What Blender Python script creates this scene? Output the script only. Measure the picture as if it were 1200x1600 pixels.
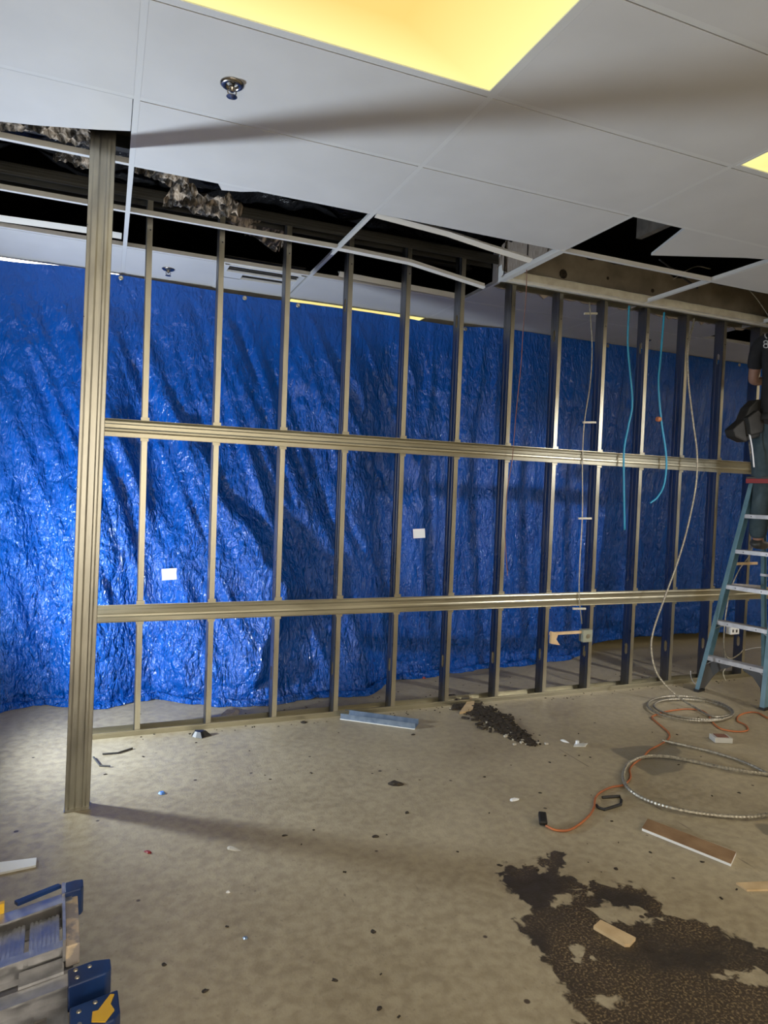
import bpy, bmesh, math, random
from mathutils import Vector, Matrix, noise
random.seed(7)
S = bpy.context.scene
for o in list(bpy.data.objects): bpy.data.objects.remove(o)
COL = S.collection
# ---------------------------------------------------------------- camera
D, HC, YAW, PIT, ROL, FPX = 4.1771, 1.4917, .3882, -.0334, .0374, 1065.75
cF = Vector((math.sin(YAW)*math.cos(PIT), math.cos(YAW)*math.cos(PIT), math.sin(PIT)))
_r = Vector((math.cos(YAW), -math.sin(YAW), 0)); _u = _r.cross(cF)
cR = math.cos(ROL)*_r + math.sin(ROL)*_u
cU = -math.sin(ROL)*_r + math.cos(ROL)*_u
CP = Vector((0, -D, HC))
cam = bpy.data.cameras.new('camera'); co = bpy.data.objects.new('camera', cam); COL.objects.link(co)
co.matrix_world = Matrix(((cR.x, cU.x, -cF.x, CP.x), (cR.y, cU.y, -cF.y, CP.y), (cR.z, cU.z, -cF.z, CP.z), (0, 0, 0, 1)))
cam.sensor_fit = 'HORIZONTAL'; cam.sensor_width = 36; cam.lens = FPX/1200*36; cam.clip_end = 100; cam.clip_start = .05
S.camera = co
def ray(x, y): return cF + cR*((x-600)/FPX) + cU*((800-y)/FPX)
def FL(x, y, z=0.):                       # point of the level plane z seen at a photo position
    d = ray(x, y); t = (z-CP.z)/d.z; return CP + d*t
def PY(x, y, Y):                          # point of the upright plane Y
    d = ray(x, y); t = (Y-CP.y)/d.y; return CP + d*t
# ---------------------------------------------------------------- world, exposure, lamps
S.view_settings.view_transform = 'Standard'; S.view_settings.look = 'None'
S.view_settings.exposure = 0.1; S.view_settings.gamma = 1; S.view_settings.use_curve_mapping = False
w = bpy.data.worlds.new('world'); S.world = w; w.use_nodes = True
w.node_tree.nodes['Background'].inputs[0].default_value = (1, .90, .74, 1)
w.node_tree.nodes['Background'].inputs[1].default_value = 5.0
def lamp(name, kind, loc, energy, color, size=.1, target=None, size_y=None, spot=None, blend=.3):
    l = bpy.data.lights.new(name, kind); l.energy = energy; l.color = color
    if kind == 'AREA':
        l.size = size
        if size_y: l.shape = 'RECTANGLE'; l.size_y = size_y
    else: l.shadow_soft_size = size
    if spot: l.spot_size = spot; l.spot_blend = blend
    o = bpy.data.objects.new(name, l); COL.objects.link(o); o.location = loc
    if target is not None:
        o.rotation_euler = (Vector(target)-Vector(loc)).to_track_quat('-Z', 'Y').to_euler()
    return o
LAMP = (-.93, -.24, .60)
lamp('work_lamp_light', 'SPOT', LAMP, 270, (.80, .90, 1.0), .07, (LAMP[0]+.8, LAMP[1]+.02, LAMP[2]+.42), spot=math.radians(172), blend=.75)
lamp('tarp_glint_spot', 'SPOT', (5.2, -3.3, 2.7), 330, (.96, .97, 1.0), .10, (3.4, .9, .55), spot=math.radians(42), blend=.7)  # added unseen spot without a real lamp, brings glints to the tarp's right side
# ---------------------------------------------------------------- materials
def mat(name, col=(.5,.5,.5), rough=.6, metal=0., spec=.5):
    m = bpy.data.materials.new(name); m.use_nodes = True
    b = m.node_tree.nodes['Principled BSDF']
    b.inputs['Base Color'].default_value = (*col, 1); b.inputs['Roughness'].default_value = rough
    b.inputs['Metallic'].default_value = metal; b.inputs['Specular IOR Level'].default_value = spec
    return m
def nd(m, t, **k):
    n = m.node_tree.nodes.new(t)
    for a, v in k.items(): setattr(n, a, v)
    return n
def lk(m, a, b): m.node_tree.links.new(a, b)
def bsdf(m): return m.node_tree.nodes['Principled BSDF']
def noisy(name, c1, c2, scale=8, detail=6, rough=.6, metal=0., bump=0., bscale=60, stretch=(1,1,1), lo=.35, hi=.65, r2=None, spec=.5, bdist=.005):
    m = mat(name, c1, rough, metal, spec); tc = nd(m, 'ShaderNodeTexCoord'); mp = nd(m, 'ShaderNodeMapping')
    mp.inputs['Scale'].default_value = stretch; lk(m, tc.outputs['Object'], mp.inputs['Vector'])
    n = nd(m, 'ShaderNodeTexNoise'); n.inputs['Scale'].default_value = scale; n.inputs['Detail'].default_value = detail
    lk(m, mp.outputs[0], n.inputs['Vector'])
    r = nd(m, 'ShaderNodeValToRGB'); r.color_ramp.elements[0].position = lo; r.color_ramp.elements[1].position = hi
    r.color_ramp.elements[0].color = (*c1, 1); r.color_ramp.elements[1].color = (*c2, 1)
    lk(m, n.outputs['Fac'], r.inputs['Fac']); lk(m, r.outputs['Color'], bsdf(m).inputs['Base Color'])
    if r2 is not None:
        q = nd(m, 'ShaderNodeMapRange'); q.inputs['To Min'].default_value = rough; q.inputs['To Max'].default_value = r2
        q.inputs['From Min'].default_value = .3; q.inputs['From Max'].default_value = .7
        lk(m, n.outputs['Fac'], q.inputs['Value']); lk(m, q.outputs[0], bsdf(m).inputs['Roughness'])
    if bump:
        b = nd(m, 'ShaderNodeTexNoise'); b.inputs['Scale'].default_value = bscale; b.inputs['Detail'].default_value = 5
        lk(m, mp.outputs[0], b.inputs['Vector'])
        bu = nd(m, 'ShaderNodeBump'); bu.inputs['Strength'].default_value = bump; bu.inputs['Distance'].default_value = bdist
        lk(m, b.outputs['Fac'], bu.inputs['Height']); lk(m, bu.outputs[0], bsdf(m).inputs['Normal'])
    return m
M = {}
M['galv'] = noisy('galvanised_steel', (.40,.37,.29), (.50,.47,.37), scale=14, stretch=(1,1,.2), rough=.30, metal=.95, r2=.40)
M['galvshade'] = noisy('shaded_web_steel', (.20,.21,.23), (.27,.28,.30), scale=5, stretch=(1,1,.3), rough=.26, metal=.97, r2=.32)  # flange steel darkened and cooled, painting in web shade and tarp reflection
M['galvdark'] = noisy('dark_header_steel', (.07,.068,.06), (.12,.115,.10), scale=8, stretch=(.2,1,1), rough=.45, metal=.7)  # header and channel steel, much darker than the other steel
M['galvrail'] = noisy('galvanised_rail', (.36,.335,.255), (.48,.45,.345), scale=12, stretch=(.15,1,1), rough=.32, metal=.94, r2=.42, bump=.05, bscale=90)
M['post'] = noisy('post_steel', (.30,.29,.255), (.40,.385,.33), scale=16, stretch=(1,1,.3), rough=.30, metal=.95, r2=.38, bump=.05, bscale=140)
M['tile'] = noisy('ceiling_tile_white', (.56,.565,.57), (.60,.605,.61), scale=3, rough=.55, bump=.02, bscale=300)
M['tee'] = mat('tee_white', (.62,.63,.63), .4)
M['teedark'] = mat('tee_web_steel', (.25,.25,.25), .45, .5)
M['dark'] = noisy('deck_dark', (.010,.009,.009), (.030,.027,.024), scale=5, rough=.8)
M['blackplastic'] = noisy('black_plastic_sheet', (.008,.008,.009), (.02,.02,.022), scale=6, rough=.28, bump=.9, bscale=14, bdist=.05)
M['foil'] = noisy('torn_insulation', (.03,.025,.02), (.62,.52,.42), scale=26, stretch=(1,1,.25), lo=.46, hi=.66, rough=.5, bump=.9, bscale=50, bdist=.02)
M['joist'] = noisy('dusty_joist', (.11,.10,.09), (.20,.18,.16), scale=8, rough=.7)
M['drywall'] = noisy('old_drywall', (.20,.17,.13), (.30,.26,.20), scale=6, rough=.85, bump=.2, bscale=50)
M['core'] = noisy('torn_drywall_paper', (.26,.21,.17), (.38,.33,.28), scale=20, stretch=(1,6,1), rough=.9, bump=.4, bscale=60)
M['whitepaint'] = mat('white_paint', (.72,.73,.72), .5)
M['cream'] = noisy('cream_trim', (.50,.47,.38), (.62,.60,.50), scale=14, rough=.5)
M['cap'] = mat('cap_dark', (.05,.05,.05), .4)
M['chrome'] = mat('sprinkler_metal', (.32,.30,.28), .22, 1.)
M['wall'] = noisy('wall_paint', (.42,.41,.38), (.48,.46,.43), scale=2, rough=.8)
M['paper'] = mat('paper_white', (.80,.82,.84), .7)
M['black'] = mat('black_rubber', (.012,.012,.013), .45)
M['orange'] = noisy('orange_jacket', (.30,.10,.04), (.50,.16,.05), scale=8, rough=.55)
M['teal'] = mat('teal_jacket', (.02,.25,.42), .45)
M['mc'] = noisy('metal_clad_cable', (.24,.22,.18), (.42,.39,.32), scale=60, rough=.4, metal=.65)
M['redwire'] = mat('dull_red_wire', (.16,.07,.05), .5)
M['wood'] = noisy('old_wood', (.20,.115,.055), (.30,.19,.10), scale=10, stretch=(1,1,1), rough=.7, bump=.3, bscale=40)
M['palewood'] = noisy('pale_wood', (.50,.36,.20), (.62,.47,.28), scale=14, rough=.7, bump=.3, bscale=50)
M['alu'] = noisy('ladder_aluminium', (.42,.42,.44), (.56,.56,.58), scale=30, stretch=(1,1,1), rough=.28, metal=.85, r2=.5, bump=.1, bscale=80)
M['aludirty'] = noisy('paint_smeared_aluminium', (.34,.30,.28), (.62,.50,.36), scale=22, lo=.45, hi=.55, rough=.55, metal=.2, bump=.3, bscale=60)
M['navy'] = noisy('navy_plastic', (.008,.025,.10), (.012,.045,.17), scale=12, rough=.35)
M['yellow'] = mat('yellow_plastic', (.78,.47,.03), .4)
M['fibre'] = noisy('blue_fibreglass', (.085,.175,.235), (.12,.225,.29), scale=10, rough=.42)
M['step'] = noisy('ladder_step_aluminium', (.36,.35,.36), (.46,.45,.46), scale=20, rough=.42, metal=.6)
M['red'] = mat('red_plastic', (.26,.02,.02), .4)
M['skin'] = noisy('skin', (.30,.16,.11), (.36,.20,.14), scale=10, rough=.55)
M['shirt'] = noisy('charcoal_cotton', (.012,.012,.014), (.022,.022,.026), scale=8, rough=.9, bump=.3, bscale=12, bdist=.02)
M['jeans'] = noisy('faded_denim', (.030,.055,.075), (.055,.085,.105), scale=14, rough=.9, bump=.3, bscale=40)
M['leather'] = noisy('black_pouch_fabric', (.008,.008,.007), (.02,.018,.016), scale=12, rough=.7)
M['hair'] = mat('dark_hair', (.02,.015,.012), .7)
M['hivis'] = mat('white_print', (.55,.56,.60), .6)
M['debris'] = noisy('dark_debris', (.012,.009,.007), (.06,.045,.03), scale=90, rough=.9)
M['gypsum'] = mat('gypsum_crumb', (.50,.47,.40), .9)
M['bluesteel'] = noisy('blue_tinted_stud_scrap', (.16,.22,.32), (.26,.33,.44), scale=20, rough=.35, metal=.6)
M['board'] = noisy('chipboard', (.30,.24,.17), (.42,.35,.26), scale=30, rough=.8)
M['greybox'] = mat('galvanised_box', (.36,.38,.30), .5, .5)
M['clear'] = mat('dusty_clear_pack', (.50,.50,.48), .25)
M['cardred'] = mat('brown_red_card', (.22,.10,.07), .6)
M['bluetape'] = mat('blue_scrap', (.08,.22,.60), .5)

def light_mat(name, c_mid, c_edge, power, sx, sy):
    m = mat(name, (.12,.12,.10), .5); b = bsdf(m)
    tc = nd(m, 'ShaderNodeTexCoord'); sp = nd(m, 'ShaderNodeSeparateXYZ'); lk(m, tc.outputs['Object'], sp.inputs[0])
    ax = nd(m, 'ShaderNodeMath', operation='ABSOLUTE'); lk(m, sp.outputs['X'], ax.inputs[0])
    ay = nd(m, 'ShaderNodeMath', operation='ABSOLUTE'); lk(m, sp.outputs['Y'], ay.inputs[0])
    dx = nd(m, 'ShaderNodeMath', operation='DIVIDE'); dx.inputs[1].default_value = sx; lk(m, ax.outputs[0], dx.inputs[0])
    dy = nd(m, 'ShaderNodeMath', operation='DIVIDE'); dy.inputs[1].default_value = sy; lk(m, ay.outputs[0], dy.inputs[0])
    mx = nd(m, 'ShaderNodeMath', operation='MAXIMUM'); lk(m, dx.outputs[0], mx.inputs[0]); lk(m, dy.outputs[0], mx.inputs[1])
    r = nd(m, 'ShaderNodeValToRGB'); r.color_ramp.elements[0].position = .25; r.color_ramp.elements[1].position = 1
    r.color_ramp.elements[0].color = (*c_mid, 1); r.color_ramp.elements[1].color = (*c_edge, 1)
    lk(m, mx.outputs[0], r.inputs[0]); lk(m, r.outputs[0], b.inputs['Emission Color'])
    b.inputs['Emission Strength'].default_value = power
    return m
M['glow'] = light_mat('yellow_glowing_diffuser', (1,.62,.14), (1,.93,.33), 1.0, .6, .3)
M['glowwhite'] = light_mat('white_glowing_diffuser', (1,.90,.72), (1,.88,.66), 9.0, .6, .3)

M['glowstrong'] = light_mat('strong_white_diffuser', (1,.90,.74), (1,.88,.70), 9.0, .6, .3)
def tarp_mat():
    m = mat('blue_polyethylene', (.001,.06,.38), .16, 0, .55); b = bsdf(m)
    tc = nd(m, 'ShaderNodeTexCoord')
    mp = nd(m, 'ShaderNodeMapping'); mp.inputs['Rotation'].default_value = (0, .65, 0); mp.inputs['Scale'].default_value = (1.7, 1, .75)
    lk(m, tc.outputs['Object'], mp.inputs[0])
    def nz(sc, det, dist=0.):
        n = nd(m, 'ShaderNodeTexNoise'); n.inputs['Scale'].default_value = sc; n.inputs['Detail'].default_value = det; n.inputs['Distortion'].default_value = dist
        lk(m, mp.outputs[0], n.inputs['Vector']); return n
    def ridge(n):                       # sharp crease from a noise
        a = nd(m, 'ShaderNodeMath', operation='SUBTRACT'); a.inputs[1].default_value = .5; lk(m, n.outputs['Fac'], a.inputs[0])
        c = nd(m, 'ShaderNodeMath', operation='ABSOLUTE'); lk(m, a.outputs[0], c.inputs[0]); return c.outputs[0]
    n1 = nz(4.5, 3, .6); n2 = nz(14, 3, .8); n3 = nz(52, 3, .5)
    nw = nz(6, 3); mix = nd(m, 'ShaderNodeMix', data_type='VECTOR'); mix.inputs['Factor'].default_value = .16
    lk(m, mp.outputs[0], mix.inputs['A']); lk(m, nw.outputs['Color'], mix.inputs['B'])
    v = nd(m, 'ShaderNodeTexVoronoi', feature='DISTANCE_TO_EDGE'); v.inputs['Scale'].default_value = 15; lk(m, mix.outputs['Result'], v.inputs['Vector'])
    prev = None; sp = nd(m, 'ShaderNodeSeparateXYZ'); lk(m, tc.outputs['Object'], sp.inputs[0])
    big = nd(m, 'ShaderNodeTexNoise'); big.inputs['Scale'].default_value = .9; big.inputs['Detail'].default_value = 2; lk(m, tc.outputs['Object'], big.inputs['Vector'])
    zz = nd(m, 'ShaderNodeMath', operation='MULTIPLY_ADD'); zz.inputs[1].default_value = -.20; zz.inputs[2].default_value = .28; lk(m, sp.outputs['Z'], zz.inputs[0])
    zs = nd(m, 'ShaderNodeMath', operation='ADD'); lk(m, zz.outputs[0], zs.inputs[0]); lk(m, big.outputs['Fac'], zs.inputs[1])
    cr = nd(m, 'ShaderNodeMapRange'); cr.inputs['From Min'].default_value = .22; cr.inputs['From Max'].default_value = .75; cr.inputs['To Min'].default_value = .30; cr.inputs['To Max'].default_value = 1.0; lk(m, zs.outputs[0], cr.inputs['Value'])
    for src, st, di in ((ridge(n1), 1., .11), (ridge(n2), 1., .052), (v.outputs['Distance'], .8, .030), (ridge(n3), .9, .011)):
        q = nd(m, 'ShaderNodeBump'); q.inputs['Distance'].default_value = di
        sm_ = nd(m, 'ShaderNodeMath', operation='MULTIPLY'); sm_.inputs[1].default_value = st; lk(m, cr.outputs[0], sm_.inputs[0]); lk(m, sm_.outputs[0], q.inputs['Strength'])
        lk(m, src, q.inputs['Height'])
        if prev is not None: lk(m, prev.outputs[0], q.inputs['Normal'])
        prev = q
    lk(m, prev.outputs[0], b.inputs['Normal'])
    r = nd(m, 'ShaderNodeValToRGB'); r.color_ramp.elements[0].color = (.001,.060,.33,1); r.color_ramp.elements[1].color = (.001,.092,.48,1)
    lk(m, n1.outputs['Fac'], r.inputs[0]); lk(m, r.outputs[0], b.inputs['Base Color'])
    return m
M['tarp'] = tarp_mat()

def floor_mat():
    m = mat('worn_concrete', (.4,.36,.28), .5); b = bsdf(m)
    tc = nd(m, 'ShaderNodeTexCoord')
    def nz(sc, det, dist=0, vec=None):
        n = nd(m, 'ShaderNodeTexNoise'); n.inputs['Scale'].default_value = sc; n.inputs['Detail'].default_value = det; n.inputs['Distortion'].default_value = dist
        lk(m, vec or tc.outputs['Object'], n.inputs['Vector']); return n
    def ramp(src, p0, c0, p1, c1):
        r = nd(m, 'ShaderNodeValToRGB'); e = r.color_ramp.elements; e[0].position = p0; e[1].position = p1; e[0].color = (*c0, 1); e[1].color = (*c1, 1)
        lk(m, src, r.inputs[0]); return r
    def mix(f, a, c, mode='MIX'):
        x = nd(m, 'ShaderNodeMix', data_type='RGBA', blend_type=mode)
        if isinstance(f, float): x.inputs['Factor'].default_value = f
        else: lk(m, f, x.inputs['Factor'])
        for s, v in (('A', a), ('B', c)):
            if isinstance(v, tuple): x.inputs[s].default_value = (*v, 1)
            else: lk(m, v, x.inputs[s])
        return x.outputs['Result']
    n1 = nz(1.6, 10, .3); base = ramp(n1.outputs['Fac'], .32, (.27,.225,.145), .68, (.44,.385,.27)).outputs[0]
    n2 = nz(24, 9, .2); base = mix(.42, base, ramp(n2.outputs['Fac'], .35, (.22,.175,.11), .62, (.44,.38,.265)).outputs[0])
    n3 = nz(60, 4); f3 = ramp(n3.outputs['Fac'], .62, (0,0,0), .72, (1,1,1)).outputs[0]
    fm = nd(m, 'ShaderNodeMath', operation='MULTIPLY'); fm.inputs[1].default_value = .35; lk(m, f3, fm.inputs[0])
    base = mix(fm.outputs[0], base, (.12,.10,.075))
    v = nd(m, 'ShaderNodeTexVoronoi'); v.inputs['Scale'].default_value = 6.5; v.inputs['Randomness'].default_value = 1; lk(m, tc.outputs['Object'], v.inputs['Vector'])
    dot = ramp(v.outputs['Distance'], .05, (1,1,1), .075, (0,0,0)).outputs[0]
    sepc = nd(m, 'ShaderNodeSeparateColor'); lk(m, v.outputs['Color'], sepc.inputs[0])
    gt = nd(m, 'ShaderNodeMath', operation='GREATER_THAN'); gt.inputs[1].default_value = .6; lk(m, sepc.outputs[0], gt.inputs[0])
    dm = nd(m, 'ShaderNodeMath', operation='MULTIPLY'); lk(m, dot, dm.inputs[0]); lk(m, gt.outputs[0], dm.inputs[1])
    base = mix(dm.outputs[0], base, (.07,.05,.035))
    # damp grey patch
    a2 = nd(m, 'ShaderNodeAttribute', attribute_name='patch')
    base = mix(ramp(a2.outputs['Fac'], .48, (0,0,0), .53, (.75,.75,.75)).outputs[0], base, (.15,.135,.105))
    # saw cut lines
    a3 = nd(m, 'ShaderNodeAttribute', attribute_name='cut')
    base = mix(ramp(a3.outputs['Fac'], .55, (0,0,0), .95, (.8,.8,.8)).outputs[0], base, (.10,.08,.06))
    # black adhesive with its own ragged outline
    a1 = nd(m, 'ShaderNodeAttribute', attribute_name='stain')
    n4 = nz(16, 8, .6); add = nd(m, 'ShaderNodeMath', operation='MULTIPLY_ADD'); add.inputs[1].default_value = .40; add.inputs[2].default_value = -.20
    lk(m, n4.outputs['Fac'], add.inputs[0]); sm = nd(m, 'ShaderNodeMath', operation='ADD'); lk(m, a1.outputs['Fac'], sm.inputs[0]); lk(m, add.outputs[0], sm.inputs[1])
    sf = ramp(sm.outputs[0], .49, (0,0,0), .52, (1,1,1)).outputs[0]
    n5 = nz(120, 2); spk = ramp(n5.outputs['Fac'], .50, (.050,.034,.020), .70, (.26,.19,.10)).outputs[0]
    n6 = nz(3.2, 4); dk = mix(ramp(n6.outputs['Fac'], .40, (0,0,0), .58, (1,1,1)).outputs[0], (.035,.026,.018), spk)
    base = mix(sf, base, dk)
    lk(m, base, b.inputs['Base Color'])
    rr = ramp(n2.outputs['Fac'], .3, (.36,.36,.36), .7, (.58,.58,.58)).outputs[0]; lk(m, rr, b.inputs['Roughness'])
    bu = nd(m, 'ShaderNodeBump'); bu.inputs['Strength'].default_value = .25; bu.inputs['Distance'].default_value = .004; lk(m, n2.outputs['Fac'], bu.inputs['Height'])
    bu2 = nd(m, 'ShaderNodeBump'); bu2.inputs['Strength'].default_value = .3; bu2.inputs['Distance'].default_value = .004; lk(m, n5.outputs['Fac'], bu2.inputs['Height']); lk(m, bu.outputs[0], bu2.inputs['Normal'])
    lk(m, bu2.outputs[0], b.inputs['Normal'])
    return m
M['floor'] = floor_mat()
# ---------------------------------------------------------------- mesh helpers
class MB:
    def __init__(s): s.v = []; s.f = []
    def add(s, vs, fs):
        n = len(s.v); s.v += [tuple(v) for v in vs]; s.f += [tuple(i+n for i in f) for f in fs]; return s
    def box(s, x0, x1, y0, y1, z0, z1):
        return s.obox(Vector(((x0+x1)/2, (y0+y1)/2, (z0+z1)/2)), Vector((1,0,0)), Vector((0,1,0)), Vector((0,0,1)), abs(x1-x0)/2, abs(y1-y0)/2, abs(z1-z0)/2)
    def obox(s, c, a, b, n, ha, hb, hn):
        vs = [c + a*(i*ha) + b*(j*hb) + n*(k*hn) for k in (-1, 1) for i, j in ((-1,-1), (1,-1), (1,1), (-1,1))]
        return s.add(vs, [(3,2,1,0), (4,5,6,7), (0,1,5,4), (1,2,6,5), (2,3,7,6), (3,0,4,7)])
    def prism(s, poly, vec):                       # poly: list of 3d points, extruded by vec
        n = len(poly); vec = Vector(vec); P = [Vector(q) for q in poly]
        vs = P + [q+vec for q in P]
        return s.add(vs, [tuple(reversed(range(n))), tuple(range(n, 2*n))] + [(i, (i+1)%n, (i+1)%n+n, i+n) for i in range(n)])
    def bar(s, p, q, up, wa, wb):                  # rectangular bar p->q, width wa along up x dir, wb along up
        p = Vector(p); q = Vector(q); d = (q-p); L = d.length; d.normalize(); up = Vector(up); sd = d.cross(up).normalized(); up = sd.cross(d)
        return s.obox((p+q)/2, d, sd, up, L/2, wa/2, wb/2)
    def sweep(s, prof, p, q, a, b):                # closed 2d profile (u,v) along p->q with axes a,b
        p = Vector(p); q = Vector(q); a = Vector(a); b = Vector(b)
        return s.prism([p + a*u + b*v for u, v in prof], q-p)
    def tube(s, pts, r, seg=8, ring=0):
        pts = [Vector(q) for q in pts]; n = len(pts); up = Vector((0,0,1)); vs = []; fs = []; t0 = (pts[1]-pts[0]).normalized()
        x = t0.cross(up)
        if x.length < .05: x = t0.cross(Vector((0,1,0)))
        x.normalize()
        for i in range(n):
            t = (pts[min(i+1, n-1)]-pts[max(i-1, 0)]).normalized()
            x = (x - t*x.dot(t)).normalized(); y = t.cross(x)
            rr = r*(1 + (ring if i % 2 else -ring))
            for k in range(seg):
                a = 2*math.pi*k/seg; vs.append(pts[i] + x*(rr*math.cos(a)) + y*(rr*math.sin(a)))
        for i in range(n-1):
            for k in range(seg):
                k2 = (k+1) % seg; fs.append((i*seg+k, i*seg+k2, (i+1)*seg+k2, (i+1)*seg+k))
        fs.append(tuple(reversed(range(seg)))); fs.append(tuple(range((n-1)*seg, n*seg)))
        return s.add(vs, fs)
    def lathe(s, c, prof, seg=20, axis=(0,0,1)):
        c = Vector(c); ax = Vector(axis).normalized(); x = ax.orthogonal().normalized(); y = ax.cross(x); n = len(prof); vs = []; fs = []
        for r, h in prof:
            for k in range(seg):
                a = 2*math.pi*k/seg; vs.append(c + ax*h + x*(max(r, 1e-4)*math.cos(a)) + y*(max(r, 1e-4)*math.sin(a)))
        for i in range(n-1):
            for k in range(seg):
                k2 = (k+1) % seg; fs.append((i*seg+k, i*seg+k2, (i+1)*seg+k2, (i+1)*seg+k))
        fs.append(tuple(reversed(range(seg)))); fs.append(tuple(range((n-1)*seg, n*seg)))
        return s.add(vs, fs)
    def build(s, name, m, parent=None, smooth=False, bevel=0, origin=None):
        me = bpy.data.meshes.new(name)
        if origin is None:
            if parent is not None: origin = world(parent)
            else:
                xs = list(zip(*s.v)); origin = Vector(((min(xs[0])+max(xs[0]))/2, (min(xs[1])+max(xs[1]))/2, min(xs[2])))
        origin = Vector(origin)
        me.from_pydata([tuple(Vector(v)-origin) for v in s.v], [], s.f)
        bm = bmesh.new(); bm.from_mesh(me); bmesh.ops.recalc_face_normals(bm, faces=bm.faces); bm.to_mesh(me); bm.free()
        me.materials.append(M[m] if isinstance(m, str) else m)
        if smooth:
            for p in me.polygons: p.use_smooth = True
        o = bpy.data.objects.new(name, me); COL.objects.link(o)
        if parent is not None:
            o.parent = parent; o.location = origin - world(parent)
        else: o.location = origin
        if bevel:
            b = o.modifiers.new('bevel', 'BEVEL'); b.width = bevel; b.segments = 2; b.limit_method = 'ANGLE'; b.angle_limit = .6
        return o
def world(o):
    p = Vector(o.location)
    while o.parent is not None: o = o.parent; p += o.location
    return p
def tag(o, label, cat, group=None, kind=None):
    o['label'] = label; o['category'] = cat
    if group: o['group'] = group
    if kind: o['kind'] = kind
    return o
def thing(name, loc, label, cat, group=None):
    o = bpy.data.objects.new(name, None); COL.objects.link(o); o.location = loc; o.empty_display_size = .1
    return tag(o, label, cat, group)
def struct(o): o['kind'] = 'structure'; return o
def spline(pts, n=12):
    P = [Vector(p) for p in pts]; P = [P[0]*2-P[1]] + P + [P[-1]*2-P[-2]]; out = []
    for i in range(1, len(P)-2):
        for k in range(n):
            t = k/n; a, b, c, d = P[i-1:i+3]
            out.append(.5*((2*b)+(c-a)*t+(2*a-5*b+4*c-d)*t*t+(3*b-a-3*c+d)*t**3))
    out.append(P[-2]); return out
def resample(pts, step):
    out = [pts[0]]; acc = 0
    for a, b in zip(pts, pts[1:]):
        L = (b-a).length
        while acc + L >= step:
            t = (step-acc)/L; a = a+(b-a)*t; out.append(a); L = (b-a).length; acc = 0
        acc += L
    return out
# ---------------------------------------------------------------- floor with its stains
def sdist(px, py, poly):
    inside = False; best = 1e9; n = len(poly)
    for i in range(n):
        x1, y1 = poly[i]; x2, y2 = poly[(i+1) % n]
        if (y1 > py) != (y2 > py) and px < (x2-x1)*(py-y1)/(y2-y1)+x1: inside = not inside
        dx, dy = x2-x1, y2-y1; t = max(0, min(1, ((px-x1)*dx+(py-y1)*dy)/(dx*dx+dy*dy+1e-12)))
        best = min(best, math.hypot(px-x1-t*dx, py-y1-t*dy))
    return best if inside else -best
def fpoly(pts): return [(FL(x, y).x, FL(x, y).y) for x, y in pts]
STAIN = fpoly([(790,1352),(835,1350),(860,1333),(888,1332),(885,1350),(872,1368),(905,1376),(940,1382),(985,1380),(1022,1402),(1030,1432),
   (1060,1436),(1115,1445),(1160,1466),(1230,1500),(1320,1560),(1320,1720),(1000,1720),(920,1610),(885,1555),(850,1500),(815,1450),(808,1430),(838,1425),(815,1405),(790,1385),(783,1370)])
HOLES = [fpoly(q) for q in ([(835,1355),(850,1353),(862,1362),(850,1368)], [(860,1404),(893,1398),(888,1412),(868,1415)], [(922,1416),(945,1408),(962,1415),(985,1425),(1000,1418),(1015,1430),(1016,1442),(975,1441),(945,1440)],
   [(1122,1525),(1165,1519),(1195,1515),(1198,1530),(1165,1538)], [(890,1487),(905,1483),(918,1495),(908,1500)], [(905,1395),(920,1393),(925,1398)], [(920,1562),(955,1560),(985,1567),(950,1572)])]
PATCH = [fpoly(q) for q in ([(955,1170),(1005,1165),(1058,1162),(1062,1185),(1075,1190),(1068,1205),(1020,1213),(990,1195)], [(1185,1290),(1230,1285),(1230,1305),(1195,1303)])]
CUTS = [fpoly(q) for q in ([(832,1145),(920,1198)], [(995,1240),(1110,1318),(1210,1372)], [(518,1384),(558,1412)], [(322,1352),(410,1398)], [(633,1358),(655,1390)])]
def make_floor():
    xs = [-8,-5,-3,-2,-1,-.5,0,.3]; x = .3
    while x < 3.9: x += .016; xs.append(x)
    xs += [4.2,5,6,8,10,14]
    ys = [-9.5,-7,-5,-4,-3.2]; y = -3.2
    while y < -.7: y += .016; ys.append(y)
    ys += [-.4,0,.5,1,2,4,8]
    vs = [(a, b, 0) for b in ys for a in xs]; nx = len(xs)
    fs = [(j*nx+i, j*nx+i+1, (j+1)*nx+i+1, (j+1)*nx+i) for j in range(len(ys)-1) for i in range(nx-1)]
    me = bpy.data.meshes.new('floor'); me.from_pydata(vs, [], fs); me.materials.append(M['floor'])
    at = {k: me.attributes.new(k, 'FLOAT', 'POINT') for k in ('stain', 'patch', 'cut')}
    S1, S2, S3 = [], [], []
    for a, b, _ in vs:
        s = max(-.4, min(.4, sdist(a, b, STAIN)))
        if s > -.3:
            for h in HOLES:
                s = min(s, -sdist(a, b, h)*1.0)
        S1.append(max(0, min(1, .5 + s*2.4)))
        S2.append(max(0, min(1, .5 + 2.5*max(sdist(a, b, q) for q in PATCH) + .10*noise.noise(Vector((a*9, b*9, 0))))))
        c = 0
        if .5 < a < 3.5 and -2.6 < b < -.9:
            for q in CUTS:
                for (x1, y1), (x2, y2) in zip(q, q[1:]):
                    dx, dy = x2-x1, y2-y1; t = max(0, min(1, ((a-x1)*dx+(b-y1)*dy)/(dx*dx+dy*dy)))
                    c = max(c, 1 - math.hypot(a-x1-t*dx, b-y1-t*dy)/.013)
        S3.append(max(0, c))
    for k, q in zip(('stain', 'patch', 'cut'), (S1, S2, S3)): at[k].data.foreach_set('value', q)
    o = bpy.data.objects.new('floor', me); COL.objects.link(o); return struct(o)
make_floor()
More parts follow.
